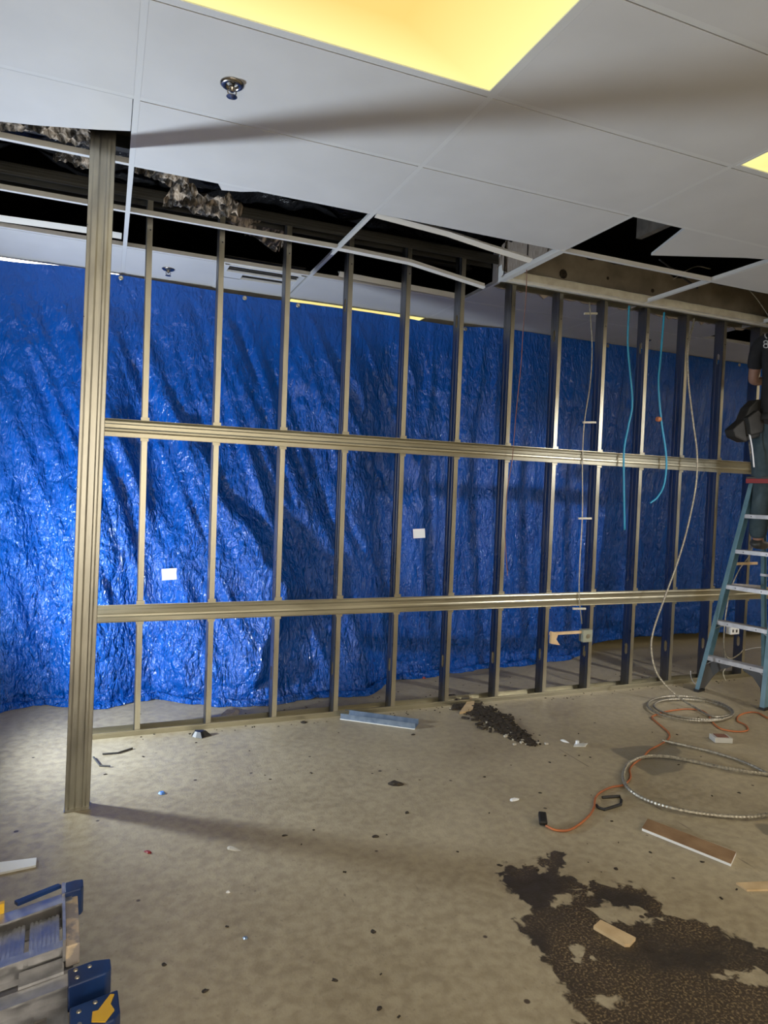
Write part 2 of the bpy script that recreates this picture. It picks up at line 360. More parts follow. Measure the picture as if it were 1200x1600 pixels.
# ---------------------------------------------------------------- room shell
H = 2.9687; GX, GY, TX, TY = .0787, -1.9103, 1.22, .61
def gx(i): return GX + TX*i
def gy(j): return GY + TY*j
XL, XR, YB, YF = gx(-5), gx(10), gy(-11), gy(14)
struct(MB().box(XL-.1, XL, YB, YF, 0, 4.4).build('wall_left', 'wall'))
struct(MB().box(XR, XR+.1, YB, YF, 0, 4.4).build('wall_right', 'wall'))
struct(MB().box(XL, XR, YF, YF+.1, 0, 4.4).build('wall_back', 'wall'))
wf = MB(); wf.box(XL, -3.5, YB-.1, YB, 0, 4.4); wf.box(2.5, XR, YB-.1, YB, 0, 4.4); wf.box(-3.5, 2.5, YB-.1, YB, 2.75, 4.4); wf.box(-3.5, 2.5, YB-.1, YB, 0, .35)  # opening for fill light, kept narrow so the tarp does not mirror it
struct(wf.build('wall_front', 'wall'))
wn = MB()
for k in range(4): wn.box(-3.5+k*2-.03, -3.5+k*2+.03, YB-.08, YB-.02, .35, 2.75)
wn.box(-3.5, 2.5, YB-.08, YB-.02, .35, .41); wn.box(-3.5, 2.5, YB-.08, YB-.02, 2.69, 2.75)
struct(wn.build('added_fill_window', 'cap'))  # unseen window added behind the camera, lets world light in as fill
struct(MB().box(XL-.1, XR+.1, YB-.1, YF+.1, 4.2, 4.3).build('ceiling', 'dark'))
OPEN = set()
for i in range(-3, 2): OPEN |= {(i, 2), (i, 3)}
OPEN |= {(2, 2), (3, 2), (4, 2), (2, 1), (4, 3), (-1, 1)}
LIGHTS = {(0, -1), (2, -1), (-1, 5), (1, 5), (-2, -1), (3, 5), (0, 9), (2, 9), (5, 9)}  # far row beyond the tarp is unseen, added to warm the ceiling there
BRIGHT = {(4, -1), (6, -1), (-2, -7), (0, -7), (2, -7), (4, -7), (6, -7), (3, -5), (5, -5), (6, -4), (7, 2), (-4, -4)}  # unseen panels, mostly added, set brighter for room fill and tarp glints
VENTS = {(0, 4)}
ct = MB()
for i in range(-5, 10):
    for j in range(-11, 14):
        if (i, j) in OPEN or (i, j) in LIGHTS or (i, j) in BRIGHT: continue
        x0, x1, y0, y1 = gx(i)+.012, gx(i+1)-.012, gy(j)+.012, gy(j+1)-.012
        if (i, j) in VENTS: x1 = gx(i)+.62
        if j == 3 and i >= 2: y0 = gy(3)+.2
        ct.box(x0-.008, x1+.008, y0+.005, y1+.008, H+.003, H+.018)
        ct.box(x0+.0005, x1-.0005, y0+.005, y1-.0005, H-.0005, H+.004)
struct(ct.build('ceiling', 'tile'))
# white tees: one mesh per run
TEE = [(-.012,0), (.012,0), (.012,.003), (.0015,.003), (.0015,.030), (-.0015,.030), (-.0015,.003), (-.012,.003)]
n = 0
def tee(p, q, m='tee'):
    d = (Vector(q)-Vector(p)).normalized(); a = d.cross(Vector((0,0,1))).normalized()
    return MB().sweep(TEE, p, q, a, a.cross(d))
for j in range(-10, 14):
    segs = [(XL, XR)]
    if j == 2: segs = [(XL, gx(1)), (gx(2), XR)]
    if j == 3: segs = [(XL, gx(1)-.0), ]
    mb = MB()
    for a, b in segs:
        mb.add(*(lambda t: (t.v, t.f))(tee((a, gy(j), H), (b, gy(j), H))))
    n += 1; struct(mb.build('trim_%d' % n, 'tee'))
for i in range(-4, 10):
    segs = [(YB, YF)]
    if i >= 2: segs = [(YB, gy(3)), (gy(3)+.1, YF)]
    mb = MB()
    for a, b in segs: mb.add(*(lambda t: (t.v, t.f))(tee((gx(i), a, H-.0005), (gx(i), b, H-.0005))))
    n += 1; struct(mb.build('trim_%d' % n, 'tee'))
# ceiling lights
def ceil_light(i, j, label, mat_='glow'):
    c = (gx(i)+TX/2, gy(j)+TY/2, H)
    t = thing('ceiling_light', c, label, 'light', 'ceiling light panels')
    f = MB(); x0, x1, y0, y1 = gx(i)+.012, gx(i+1)-.012, gy(j)+.012, gy(j+1)-.012
    f.box(x0, x1, y0, y0+.012, H-.002, H+.06); f.box(x0, x1, y1-.012, y1, H-.002, H+.06)
    f.box(x0, x0+.012, y0+.012, y1-.012, H-.002, H+.06); f.box(x1-.012, x1, y0+.012, y1-.012, H-.002, H+.06)
    f.box(x0+.012, x1-.012, y0+.012, y1-.012, H+.05, H+.06)
    f.build('frame', 'tee', t)
    MB().box(x0+.013, x1-.013, y0+.013, y1-.013, H+.002, H+.006).build('diffuser', mat_, t)
ceil_light(0, -1, 'big yellow glowing ceiling light panel at the top centre, largest in view')
ceil_light(2, -1, 'yellow ceiling light panel cut off by the right edge of the photo')
ceil_light(1, 5, 'ceiling light panel shining as a strip just above the middle of the blue tarp')
ceil_light(-1, 5, 'ceiling light panel shining as a thin strip above the tarp, left of the post', 'glowwhite')
for (i, j), w_ in (((-2,-1), 'left of the big yellow light'), ((3,5), 'beyond the tarp at right'), ((0,9), 'added far beyond the tarp at left'), ((2,9), 'added far beyond the tarp in the middle'), ((5,9), 'added far beyond the tarp at right')): ceil_light(i, j, 'yellow ceiling light panel outside the view, ' + w_)
for (i, j), w_ in zip(sorted(BRIGHT), ('far left behind the camera', 'left behind the camera', 'straight behind the camera', 'second right behind the camera', 'nearer row right of the camera', 'nearest row, just past the right edge', 'third right behind the camera', 'nearer row second right', 'farthest right behind the camera', 'right of the camera beside it', 'nearest row, second past the right edge', 'beyond the step ladder at far right')): ceil_light(i, j, 'bright white ceiling fill light panel outside the view, ' + w_, 'glowstrong' if (i, j) in ((4,-1), (6,-1), (5,-5), (3,-5)) else 'glowwhite')
# supply vent
vx0, vy0 = gx(0)+.632, gy(4)+.012
vt = thing('ceiling_vent', (vx0+.29, vy0+.29, H), 'white square ceiling vent with dark slots behind the partition, above the tarp', 'vent')
f = MB(); f.box(vx0-.02, vx0, vy0, vy0+.586, H-.004, H+.02)
for a, b in ((0, .025), (.15, .185), (.29, .586)): f.box(vx0, vx0+.556, vy0+a, vy0+b, H-.006, H+.01)
f.box(vx0, vx0+.03, vy0, vy0+.586, H-.010, H+.01); f.box(vx0+.526, vx0+.556, vy0, vy0+.586, H-.010, H+.01)
f.box(vx0+.03, vx0+.15, vy0+.185, vy0+.30, H-.006, H+.01); f.box(vx0+.46, vx0+.53, vy0+.185, vy0+.30, H-.006, H+.01)
f.build('frame', 'tee', vt)
MB().box(vx0, vx0+.556, vy0, vy0+.586, H+.05, H+.055).build('duct', 'dark', vt)
for k in range(6): MB().obox(Vector((vx0+.28, vy0+.05+.04*k+(.0 if k < 3 else .01), H+.008)), Vector((1,0,0)), Vector((0,.7,.7)), Vector((0,-.7,.7)), .25, .011, .001).build('slat', 'teedark', vt)
# sprinklers
def sprinkler(p, label):
    t = thing('fire_sprinkler', p, label, 'sprinkler', 'ceiling fire sprinklers'); p = Vector(p)
    MB().lathe(p, [(.044, 0), (.044, -.004), (.036, -.010), (.026, -.010), (.022, -.003), (.02, .0)], 28).build('escutcheon', 'chrome', t, True)
    MB().lathe(p, [(.011, .0), (.011, -.02), (.007, -.024), (.007, -.030)], 14).build('body', 'chrome', t, True)
    y = MB()
    for s in (-1, 1): y.tube(spline([p+Vector((s*.009, 0, -.018)), p+Vector((s*.016, 0, -.032)), p+Vector((s*.004, 0, -.046))], 5), .0025, 6)
    y.build('yoke', 'chrome', t, True)
    MB().lathe(p, [(.003, -.044), (.020, -.046), (.020, -.048), (.003, -.052)], 16).build('deflector', 'chrome', t)
sprinkler((.40, -1.56, H), 'chrome fire sprinkler in the near ceiling left of the big light')
sprinkler((.37, .86, H), 'small fire sprinkler in the far ceiling above the tarp, left side')
sprinkler((4.62, .84, H), 'small fire sprinkler in the far ceiling above the tarp, right side')
# loose and broken tiles
def slab(name, pts, z, th, m, label, cat, group=None):
    return tag(MB().prism([(x, y, z if not isinstance(z, (list, tuple)) else z[k]) for k, (x, y) in enumerate(pts)], (0,0,th)).build(name, m), label, cat, group)
slab('ceiling_tile', [(gx(-1)+.015, gy(1)+.015), (gx(0)-.015, gy(1)+.015), (gx(0)-.015, -1.02), (-.06, -.97), (-.30, -.89), (-.5, -.84), (gx(-1)+.015, -.78)], H+.001, .015, 'tile', 'white ceiling tile cut off short where the leaning post passes up', 'ceiling tile', 'loose ceiling tiles')
slab('ceiling_tile', [(2.90, -1.31), (2.90, -1.27), (3.04, -.88), (3.56, -1.11), (3.725, -1.16), (3.725, -1.31)], H+.005, .015, 'tile', 'white ceiling tile broken and shifted over the dark hole at right', 'ceiling tile', 'loose ceiling tiles')
slab('ceiling_tile', [(.47, -.70), (.51, -.60), (.60, -.625), (.74, -.70)], [H+.004]*4, .012, 'tile', 'small torn tile sliver poking past the tile edge above the second stud', 'ceiling tile', 'loose ceiling tiles')
# hanging tees
TEEB = [(u*1.3, v*1.15) for u, v in TEE]
def loose_tee(pts, label, roll=0., prof=TEEB, m='tee'):
    mb = MB(); P = [Vector(q) for q in pts]
    for a, b in zip(P, P[1:]):
        d = (b-a).normalized(); x = d.cross(Vector((0,0,1))).normalized(); y = x.cross(d)
        x2 = x*math.cos(roll)+y*math.sin(roll); y2 = y*math.cos(roll)-x*math.sin(roll)
        mb.sweep(prof, a, b, x2, y2)
    return tag(mb.build('ceiling_tee', m), label, 'ceiling tee', 'loose white ceiling grid bars')
loose_tee([(gx(1)+.02, gy(2)+.01, H), PY(700, 366, -.62), PY(765, 388, -.58), PY(830, 408, -.55)], 'white grid bar sagging below the tile edge towards the torn corner', .5, [(u*1.5, v*1.3) for u, v in TEE])
loose_tee([(gx(1), gy(3), H), PY(640, 412, gy(3)), PY(757, 450, gy(3))], 'white grid bar hanging loose, its rusty end stopping by the sixth stud', .25)
loose_tee([PY(-80, 328, .46), PY(0, 341, .46), PY(138, 360, .46), PY(190, 369, .46)], 'wide perforated grid bar lying by the far tiles left of the post', .9, [(u*1.6, v*1.4) for u, v in TEE])
loose_tee([PY(530, 428, .46), PY(620, 445, .46), PY(712, 462, .46)], 'wide perforated grid bar in the gap between the fourth and sixth studs', .9, [(u*1.6, v*1.4) for u, v in TEE])
# ---------------------------------------------------------------- above the ceiling
for k, (X0) in enumerate((2.3, 2.95, 3.6, 4.3)):
    tag(MB().box(X0, X0+.05, -3.5, gy(3)-.03, 3.42, 3.64).build('roof_joist', 'joist'), ['dark roof joist above the open ceiling hole, hidden end by the drywall corner', 'roof joist crossing the left of the open ceiling hole', 'roof joist crossing the middle of the open ceiling hole', 'roof joist above the person'][k], 'joist', 'roof joists above the ceiling')
def rumple(name, c, a, b, la, lb, na, nb, amp, fr, m, label, cat, seed=0, ragged=0.):
    c = Vector(c); a = Vector(a).normalized(); b = Vector(b).normalized(); nn = a.cross(b)
    vs = []; fs = []
    for j in range(nb+1):
        for i in range(na+1):
            u, v = i/na-.5, j/nb-.5
            r = 1 + (ragged*noise.noise(Vector((u*9, seed, v*2))) if abs(v) > .35 else 0)
            q = c + a*(u*la) + b*(v*lb*r); d = noise.fractal(Vector((u*la*fr+seed, v*lb*fr, seed*3.)), 1., 2., 4)
            vs.append(q + nn*(d*amp))
    for j in range(nb):
        for i in range(na): fs.append((j*(na+1)+i, j*(na+1)+i+1, (j+1)*(na+1)+i+1, (j+1)*(na+1)+i))
    mb = MB().add(vs, fs); o = mb.build(name, m, smooth=True)
    s = o.modifiers.new('thickness', 'SOLIDIFY'); s.thickness = .004
    return tag(o, label, cat)
def Zp(x, y, z): return FL(x, y, z)
def streak(name, pts, width, amp, label, seed, z0):
    # a draped ragged strip through photo-derived points at height z0
    P = spline([Zp(x, y, z0) for x, y in pts], 10); vs = []; fs = []; nb = 10
    for i, p in enumerate(P):
        t = (P[min(i+1, len(P)-1)]-P[max(i-1, 0)]).normalized(); s = t.cross(Vector((0,0,1)))
        wd = width*(1+.5*noise.noise(p*9+Vector((seed, 0, 0))))*min(1, .3+i*.2, .3+(len(P)-1-i)*.2)
        for k in range(nb+1):
            v = k/nb-.5
            vs.append(p + s*(v*wd) + Vector((0,0,abs(v)*wd*.7 + amp*noise.fractal(p*24+Vector((k*1.3, seed, 0)), 1., 2., 3))))
    for i in range(len(P)-1):
        for k in range(nb): fs.append((i*(nb+1)+k, i*(nb+1)+k+1, (i+1)*(nb+1)+k+1, (i+1)*(nb+1)+k))
    o = MB().add(vs, fs).build(name, 'foil', smooth=False); s = o.modifiers.new('thickness', 'SOLIDIFY'); s.thickness = .003
    return tag(o, label, 'insulation', 'torn insulation above the ceiling')
streak('torn_insulation', [(-20,200),(40,205),(95,217),(150,226)], .14, .03, 'brown frayed insulation strip above the cut tile at far left', 1, 3.12)
streak('torn_insulation', [(85,245),(115,256),(140,266),(170,272)], .13, .03, 'violet grey frayed insulation behind the top of the leaning post', 2, 3.16)
streak('torn_insulation', [(212,268),(240,276),(268,290),(292,300)], .15, .03, 'frayed grey insulation just right of the grid bar crossing', 3, 3.12)
streak('torn_insulation', [(255,320),(295,328),(335,338),(368,352),(405,372),(435,392)], .22, .05, 'long pale frayed insulation strip hanging between the first and third studs', 4, 3.06)
for k, (x0, x1, y, z, lab) in enumerate(((-4.5, 2.5, -.42, 3.42, 'black plastic sheeting sagging in the gap nearest the near tiles'), (-4.5, 2.5, .30, 3.40, 'black plastic sheeting behind the header above the studs'))):
    rumple('plastic_sheeting', ((x0+x1)/2, y, z), (1,0,0), (0,1,.1), x1-x0, .62, 160, 16, .10, 2.2, 'blackplastic', lab, 'plastic sheeting', k*7+1)
for k, (Y, Z, lab) in enumerate(((-.28, 3.20, 'dark steel channel running above the ceiling nearer than the header'), (.42, 3.16, 'dark steel channel running above the ceiling beyond the header'))):
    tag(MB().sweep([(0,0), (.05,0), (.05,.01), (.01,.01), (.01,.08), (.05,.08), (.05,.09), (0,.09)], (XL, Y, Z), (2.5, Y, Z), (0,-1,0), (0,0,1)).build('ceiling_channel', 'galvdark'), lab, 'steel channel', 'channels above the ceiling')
# drywall soffit above the right part of the partition
def ragged_panel(name, x0, x1, z0, z1, y, th, m, seed, parent, zs=None, axis='x', low=.02, high=.03, n=120, hole=None):
    lo = []; hi = []
    for i in range(n+1):
        t = i/n; x = x0+(x1-x0)*t
        lo.append((x, z0 + low*noise.fractal(Vector((x*14, seed, 0)), 1., 2., 4))); hi.append((x, z1 + high*noise.fractal(Vector((x*5, seed+5, 0)), 1., 2., 4)))
    vs = []; fs = []
    for i in range(n+1):
        for yy in (y, y+th):
            for q in (lo[i], hi[i]): vs.append((q[0], yy, q[1]) if axis == 'x' else (yy, q[0], q[1]))
    for i in range(n):
        a = i*4; b = a+4
        fs += [(a, b, b+1, a+1), (a+2, a+3, b+3, b+2), (a, a+2, b+2, b), (a+1, b+1, b+3, a+3)]
    fs += [(0, 1, 3, 2), (n*4, n*4+2, n*4+3, n*4+1)]
    return MB().add(vs, fs).build(name, m, parent)
sof = thing('drywall_soffit', (gx(2), gy(3), H), 'torn tan drywall soffit above the right half of the partition', 'soffit')
ragged_panel('front_panel', gx(2)+.015, 7.2, H+.045, 3.24, gy(3)+.045, .013, 'drywall', 3, sof, low=.006)
ragged_panel('rear_panel', gx(2)+.015, 7.2, H-.006, 3.2, .105, .013, 'core', 9, sof, low=.045)
rp = ragged_panel('return_panel', gy(2)-.0, .10, H+.004, 3.22, gx(2)+.002, .013, 'core', 12, sof, axis='y', low=.0, high=.10, n=60)
rp['label'] = 'torn brown paper side of the soffit'
pt = MB()
def yz(pts): return [(gx(2)-.003, y, z) for y, z in pts]
pt.prism(yz([(.10, H), (.10, 3.20), (.03, 3.20), (.0, 3.17), (.045, 3.12), (.03, 3.10), (.06, 3.07), (.02, 3.08), (-.02, 3.085), (-.03, 3.04), (-.10, H+.035), (-.24, H+.02), (-.40, H+.02), (-.5, H+.004)]), (.004, 0, 0))
q = pt.build('paint_flake', 'whitepaint', sof); q['label'] = 'remaining white paint on the torn side'
for y_ in (-.055, -.335): MB().box(gx(2)-.004, gx(2), y_, y_+.007, H+.02, 3.2).build('seam', 'black', sof)
# cream wall angle under the soffit
ang = thing('soffit_trim', (gx(2), gy(3), H), 'cream steel wall angle along the bottom of the drywall soffit', 'trim')
MB().sweep([(0,0), (.03,0), (.03,.003), (.003,.003), (.003,.05), (0,.05)], (gx(2), gy(3)-.03, H), (7.2, gy(3)-.03, H), (0,1,0), (0,0,1)).build('lower_flange', 'cream', ang)
MB().box(gx(2)+.01, 7.2, gy(3), gy(3)+.06, H-.002, H+.045).build('ledge', 'cream', ang)
MB().box(gx(2)+.01, 7.2, gy(3)+.001, gy(3)+.010, H-.012, H-.002).build('lip', 'tee', ang)
MB().tube([(gx(2)+.25+.1*k, gy(3)-.02, H+.052+.002*(k % 2)) for k in range(30)], .003, 5).build('wire', 'tee', ang)
for k, (x, z, r) in enumerate(((3.02, 3.09, .035), (3.42, 3.12, .012), (3.85, 3.09, .016))):
    m2 = MB().lathe((x, gy(3)+.044, z), [(r, 0), (r*.8, -.004), (r*.1, -.005)], 9, (0,1,0)).build('stain', 'debris', sof)
# thick near edge of the open grid at the soffit corner
loose_tee([(gx(2), gy(2)-.02, H-.004), (gx(2), gy(3)+.05, H-.006)], 'thick white bar running back to the soffit corner beside the torn drywall', 0, [(-.022,0), (.022,0), (.022,.006), (-.016,.03), (-.022,.03)])
for pts, lab in (([(1170,452,3.0), (1185,470,3.0), (1205,500,2.95)], 'pale thin cable drooping from the ceiling hole beside the person'), ([(1030,405,3.05), (1065,432,3.0), (1090,450,3.05)], 'thick black cable crossing in front of the soffit'), ([(1052,436,3.0), (1085,417,3.1), (1110,420,3.1)], 'grey cable arching above the open grid')):
    P = [PY(x, y, -.3) for x, y, z in pts]
    tag(MB().tube(spline(P, 8), .007 if 'thick' in lab else .004, 6).build('cable', 'black' if 'black' in lab else 'mc', smooth=True), lab, 'cable', 'cables above the open ceiling')
# ---------------------------------------------------------------- steel partition
S0, SP = .2163, .406
GS = 'upright studs of the steel partition'
lab = ['first steel stud right of the thick leaning post', 'second steel stud right of the post, a black clip at its foot', 'third steel stud right of the post, left of the blue scrap on the floor', 'fourth steel stud right of the post, its foot at the blue scrap',
 'fifth steel stud right of the post, just left of the higher white sticker', 'sixth steel stud right of the post, first right of the higher white sticker', 'seventh steel stud, standing just left of the thin dangling red wire', 'eighth steel stud, the wooden bracket fixed to it near the floor',
 'ninth steel stud, carrying the small square electrical box', 'tenth steel stud, right beside the long teal cable', 'eleventh steel stud, between the short teal cable and the grey hanging cable', 'twelfth steel stud, just left of the blue step ladder top', 'thirteenth steel stud, seen through the blue step ladder']
def stud(k):
    xr = S0+SP*k; xw = xr-.032; top = 3.12 if k < 6 else H+.01
    if k == 6: top = 3.02
    t = thing('wall_stud', (xw, .046, 0), lab[k], 'stud', GS)
    w_ = .0018; zs = [.004]; hol = []
    for hz in ((.26,) if k % 2 == 0 else (.26, 2.62)): hol.append((hz, hz+.09))
    mb = MB(); y0, y1, h0, h1 = 0, .092, .031, .061
    last = .004
    for a, b in hol:
        mb.box(xw, xw+w_, y0, y1, last, a)
        mb.box(xw, xw+w_, y0, h0, a, b); mb.box(xw, xw+w_, h1, y1, a, b)
        for (yy, s) in ((h0, 1), (h1, -1)):
            mb.prism([(xw, yy, a), (xw, yy+s*.012, a), (xw, yy, a+.015)], (w_, 0, 0)); mb.prism([(xw, yy, b), (xw, yy+s*.012, b), (xw, yy, b-.015)], (w_, 0, 0))
        last = b
    mb.box(xw, xw+w_, y0, y1, last, top)
    for yy in (.025, .067): mb.box(xw-.0015, xw, yy-.002, yy+.002, .004, top)
    mb.build('web', 'galvshade', t)
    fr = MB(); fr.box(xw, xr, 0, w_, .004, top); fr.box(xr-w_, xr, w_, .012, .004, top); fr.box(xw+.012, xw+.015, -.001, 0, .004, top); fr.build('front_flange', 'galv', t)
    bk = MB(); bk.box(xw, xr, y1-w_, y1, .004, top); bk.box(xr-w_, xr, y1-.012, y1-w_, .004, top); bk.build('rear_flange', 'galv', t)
    for z in (.02, top-.2): MB().lathe((xw+.02, -.0005, z), [(.005, 0), (.004, -.002), (.001, -.003)], 8, (0,1,0)).build('screw', 'cap', t)
for k in range(13): stud(k)
def rail(z0, x0, x1, label, parent_name='wall_rail'):
    t = thing(parent_name, ((x0+x1)/2, 0, z0), label, 'rail', 'horizontal rails of the steel partition')
    hh = .094; mb = MB()
    prof = [(0,0), (-.0,.001), (-.004,.001), (-.004,.026), (-.0065,.029), (-.0065,.040), (-.004,.043), (-.004,.060), (-.0065,.063), (-.0065,.072), (-.004,.075), (-.004,hh-.001), (0,hh), (.0,hh-.0), (.03,hh+.004), (.03,hh+.0022), (-.002,hh-.002), (-.002,.002), (.03,-.0022), (.03,-.004)]
    prof = [(-.004,0), (-.0048,.022), (-.0082,.030), (-.0078,.040), (-.0040,.048), (-.0050,.066), (-.0085,.072), (-.0095,.082), (-.004,hh), (-.0025,hh), (-.0025,0)]
    mb.sweep(prof, (x0, 0, z0), (x1, 0, z0), (0,1,0), (0,0,1)); mb.build('web', 'galvrail', t)
    fl = MB(); fl.obox(Vector(((x0+x1)/2, -.010, z0+hh+.002)), Vector((1,0,0)), Vector((0,1,-.12)).normalized(), Vector((0,.12,1)).normalized(), (x1-x0)/2, .007, .001); 
    fl.obox(Vector(((x0+x1)/2, -.010, z0-.002)), Vector((1,0,0)), Vector((0,1,.12)).normalized(), Vector((0,-.12,1)).normalized(), (x1-x0)/2, .007, .001); fl.build('flange', 'galvrail', t)
    tb = []
    for k in range(14):
        xr = S0+SP*k
        if xr > x1: break
        MB().box(xr-.038, xr+.008, -.008, -.0035, z0+hh, z0+hh+.022).build('clip', 'galvrail', t)
        MB().box(xr-.038, xr+.006, -.008, -.0035, z0-.020, z0).build('clip', 'galvrail', t)
rail(1.83-.094, -.055, 5.28, 'upper horizontal steel rail crossing all the studs')
rail(.77-.094, -.06, 6.2, 'lower horizontal steel rail crossing all the studs')
tr = MB(); tr.box(-.07, 6.4, -.003, .095, .0, .003); tr.box(-.07, 6.4, -.005, -.003, 0, .034); tr.box(-.07, 6.4, .095, .097, 0, .034)
tr.box(-.07, 6.4, -.008, -.005, .022, .026); tag(tr.build('floor_track', 'galvrail'), 'steel floor track the studs stand in', 'track')
hd = MB().sweep([(0,0), (.002,0), (.002,.06), (.096,.06), (.096,0), (.098,0), (.098,.063), (.05,.064), (0,.063)], (-3.4, -.003, 3.085), (gx(2)-.02, -.003, 3.085), (0,1,0), (0,0,1))
for z in (3.10, 3.118, 3.133): hd.box(-3.4, gx(2)-.02, -.0055, -.003, z, z+.006)
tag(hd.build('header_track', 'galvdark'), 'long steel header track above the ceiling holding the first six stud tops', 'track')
hd2 = MB(); hd2.box(gx(2)+.02, 7.2, -.003, .0, H-.005, H+.04); hd2.box(gx(2)+.02, 7.2, .095, .098, H-.005, H+.04); hd2.box(gx(2)+.02, 7.2, -.003, .098, H+.04, H+.043)
tag(hd2.build('header_track', 'galvrail'), 'short steel header track under the drywall soffit holding the right-hand studs', 'track')
# leaning post in front
pz = 3.45; pc0, pc1 = Vector((-.088, -.87, 0)), Vector((-.037, -.87, pz))
prof = [(-.050,.001), (-.040,.0), (-.032,-.002), (-.014,-.0025), (-.006,.0), (.008,.001), (.016,.0005), (.022,-.0015), (.030,-.0018), (.037,.0), (.050,.001), (.052,.002), (.052,.045), (.040,.045), (.040,.043), (.050,.043), (.050,.003), (-.050,.003), (-.050,.043), (-.040,.043), (-.040,.045), (-.052,.045), (-.052,.002)]
po = thing('steel_post', pc0, 'thick steel stud standing alone, leaning slightly, in front of the partition left end', 'post')
MB().sweep(prof, pc0+Vector((0,0,.004)), pc1, (1,0,0), (0,1,0)).build('channel', 'post', po)
MB().box(-.142, -.034, -.895, -.82, 0, .004).build('foot_plate', 'post', po)
for z in (.9, 1.45, 2.2, 2.6): MB().lathe((-.138+.0147*z, -.872, z), [(.003, 0), (.001, -.003)], 7, (0,1,0)).build('screw', 'cap', po)
# small bracket and junction box on the eighth and ninth studs
xb = S0+SP*8-.04
bx = thing('junction_box', (xb-.02, -.03, .45), 'square grey green electrical box fixed to the ninth stud near the floor', 'electrical box')
m_ = MB(); m_.box(xb-.085, xb-.0, -.05, -.046, .40, .49); m_.box(xb-.085, xb-.083, -.046, .0, .40, .49); m_.box(xb-.002, xb, -.046, .0, .40, .49); m_.box(xb-.085, xb, -.046, 0, .40, .402); m_.box(xb-.085, xb, -.046, 0, .488, .49)
m_.build('housing', 'greybox', bx); MB().lathe((xb-.04, -.05, .445), [(.018, 0), (.018, -.004), (.002, -.005)], 12, (0,1,0)).build('knockout', 'galv', bx)
br = thing('wood_bracket', (xb-.25, -.02, .47), 'pale bar and triangular block between the eighth stud and the electrical box', 'bracket')
MB().box(S0+SP*7, xb-.085, -.03, -.012, .462, .482).build('bar', 'palewood', br)
MB().prism([(S0+SP*7+.004, -.034, .49), (S0+SP*7+.004, -.034, .40), (S0+SP*7+.085, -.034, .385), (S0+SP*7+.05, -.034, .43), (S0+SP*7+.07, -.034, .475)], (0, .02, 0)).build('block', 'palewood', br)
# outlet box beyond the step ladder
ox = thing('outlet_box', PY(1146, 983, .02), 'white electrical outlet hanging on cables seen through the step ladder', 'outlet'); c = PY(1146, 985, .0)
MB().box(c.x-.055, c.x+.045, c.y-.02, c.y+.03, c.z-.03, c.z+.03).build('cover', 'paper', ox, bevel=.003)
MB().box(c.x-.035, c.x-.02, c.y-.022, c.y-.019, c.z-.012, c.z+.012).build('socket', 'cap', ox); MB().box(c.x+.005, c.x+.022, c.y-.022, c.y-.019, c.z-.014, c.z+.01).build('socket', 'cap', ox)
MB().box(c.x-.17, c.x+.06, c.y+.03, c.y+.045, c.z+.03, c.z+.05).build('bracket', 'galv', ox)
# ---------------------------------------------------------------- blue tarp
hem = [(-4,.9), (-2.5,.75), (-1.5,.72), (-.9,.72), (-.6,.70), (-.38,.80), (-.03,.62), (.3,.74), (.57,.54), (1.06,.40), (1.35,.44), (1.73,.46), (2.18,.74), (2.66,.80), (3.19,.88), (3.75,.93), (4.2,1.0), (4.5,1.16), (5.3,1.22), (6.4,1.2), (9,1.15)]
def lerp(tab, x):
    if x <= tab[0][0]: return tab[0][1]
    for (a, p), (b, q) in zip(tab, tab[1:]):
        if x <= b: t = (x-a)/(b-a); t = t*t*(3-2*t); return p+(q-p)*t
    return tab[-1][1]
topz = [(-4, 2.90), (-.7, 2.935), (-.2,2.957), (.06, 2.950), (1, 2.93), (2, 2.935), (2.7, 2.925), (3.3, 2.962), (9, 2.955)]
hemz = [(-4, .0), (3.6, .0), (4.0, .0), (4.45, .07), (5.3, .09), (9, .06)]
YT = 1.12
def rdg(x): return 1-abs(x)*2
RIDGE = [(0,.92), (.3,1.02), (.75,1.20), (1.0,1.02), (1.5,.72), (2.2,.36), (2.9,.1)]  # bulge shaped to block the work lamp and shade the cloth beyond
RAMP = [(0,.02), (.25,.12), (.9,.16), (1.5,.10), (2.3,.04), (2.8,0)]
def tarp_pt(x, v):                      # v 0 hem .. 1 top
    yb = lerp(hem, x); zt = lerp(topz, x); zb = lerp(hemz, x)
    z = zb + (zt-zb)*v
    g = v**.85
    y = yb + (YT-yb)*g
    # long folds that fan from the hung corners
    env = math.sin(math.pi*min(1, v*1.02))**.6 if v < .98 else .15
    ang = x*1.0 + (1-v)*(.9 if x < 1.9 else -.15)*-1.0
    d = .085*noise.noise(Vector((ang*1.9, v*.8, 3.1))) + .045*noise.noise(Vector((ang*4.6, v*1.1, 8.4)))
    fr = rdg(noise.noise(Vector((ang*7.5, v*1.6, 1.7)))); d += .020*(fr-.5)
    d += .016*noise.fractal(Vector((x*6, z*5, 5.)), 1., 2.1, 4)
    y += d*env*(1.2 if x < 2.2 else .8)
    xr_ = lerp(RIDGE, z); am = lerp(RAMP, z)
    y -= am*(math.exp((x-xr_)/.45) if x < xr_ else math.exp(-(x-xr_)/.10))
    f2 = rdg(noise.noise(Vector(((x+(z-1.5)*.45)*5.5, z*.5, 4.4)))) if x < 2.4 else rdg(noise.noise(Vector(((x-(z-1.5)*.08)*5.5, z*.4, 4.4))))
    y -= .030*max(0, f2-.45)*env*2
    low = max(0, 1-v/.16)
    y += low*(.05*noise.noise(Vector((x*3.1, 0, 4.))) + .025*noise.fractal(Vector((x*9, z*14, 2.)), 1., 2., 3))
    z += low*(.03*noise.noise(Vector((x*5, 7., 1.))) if v > 0 else 0)
    return Vector((x, y, max(z, .004)))
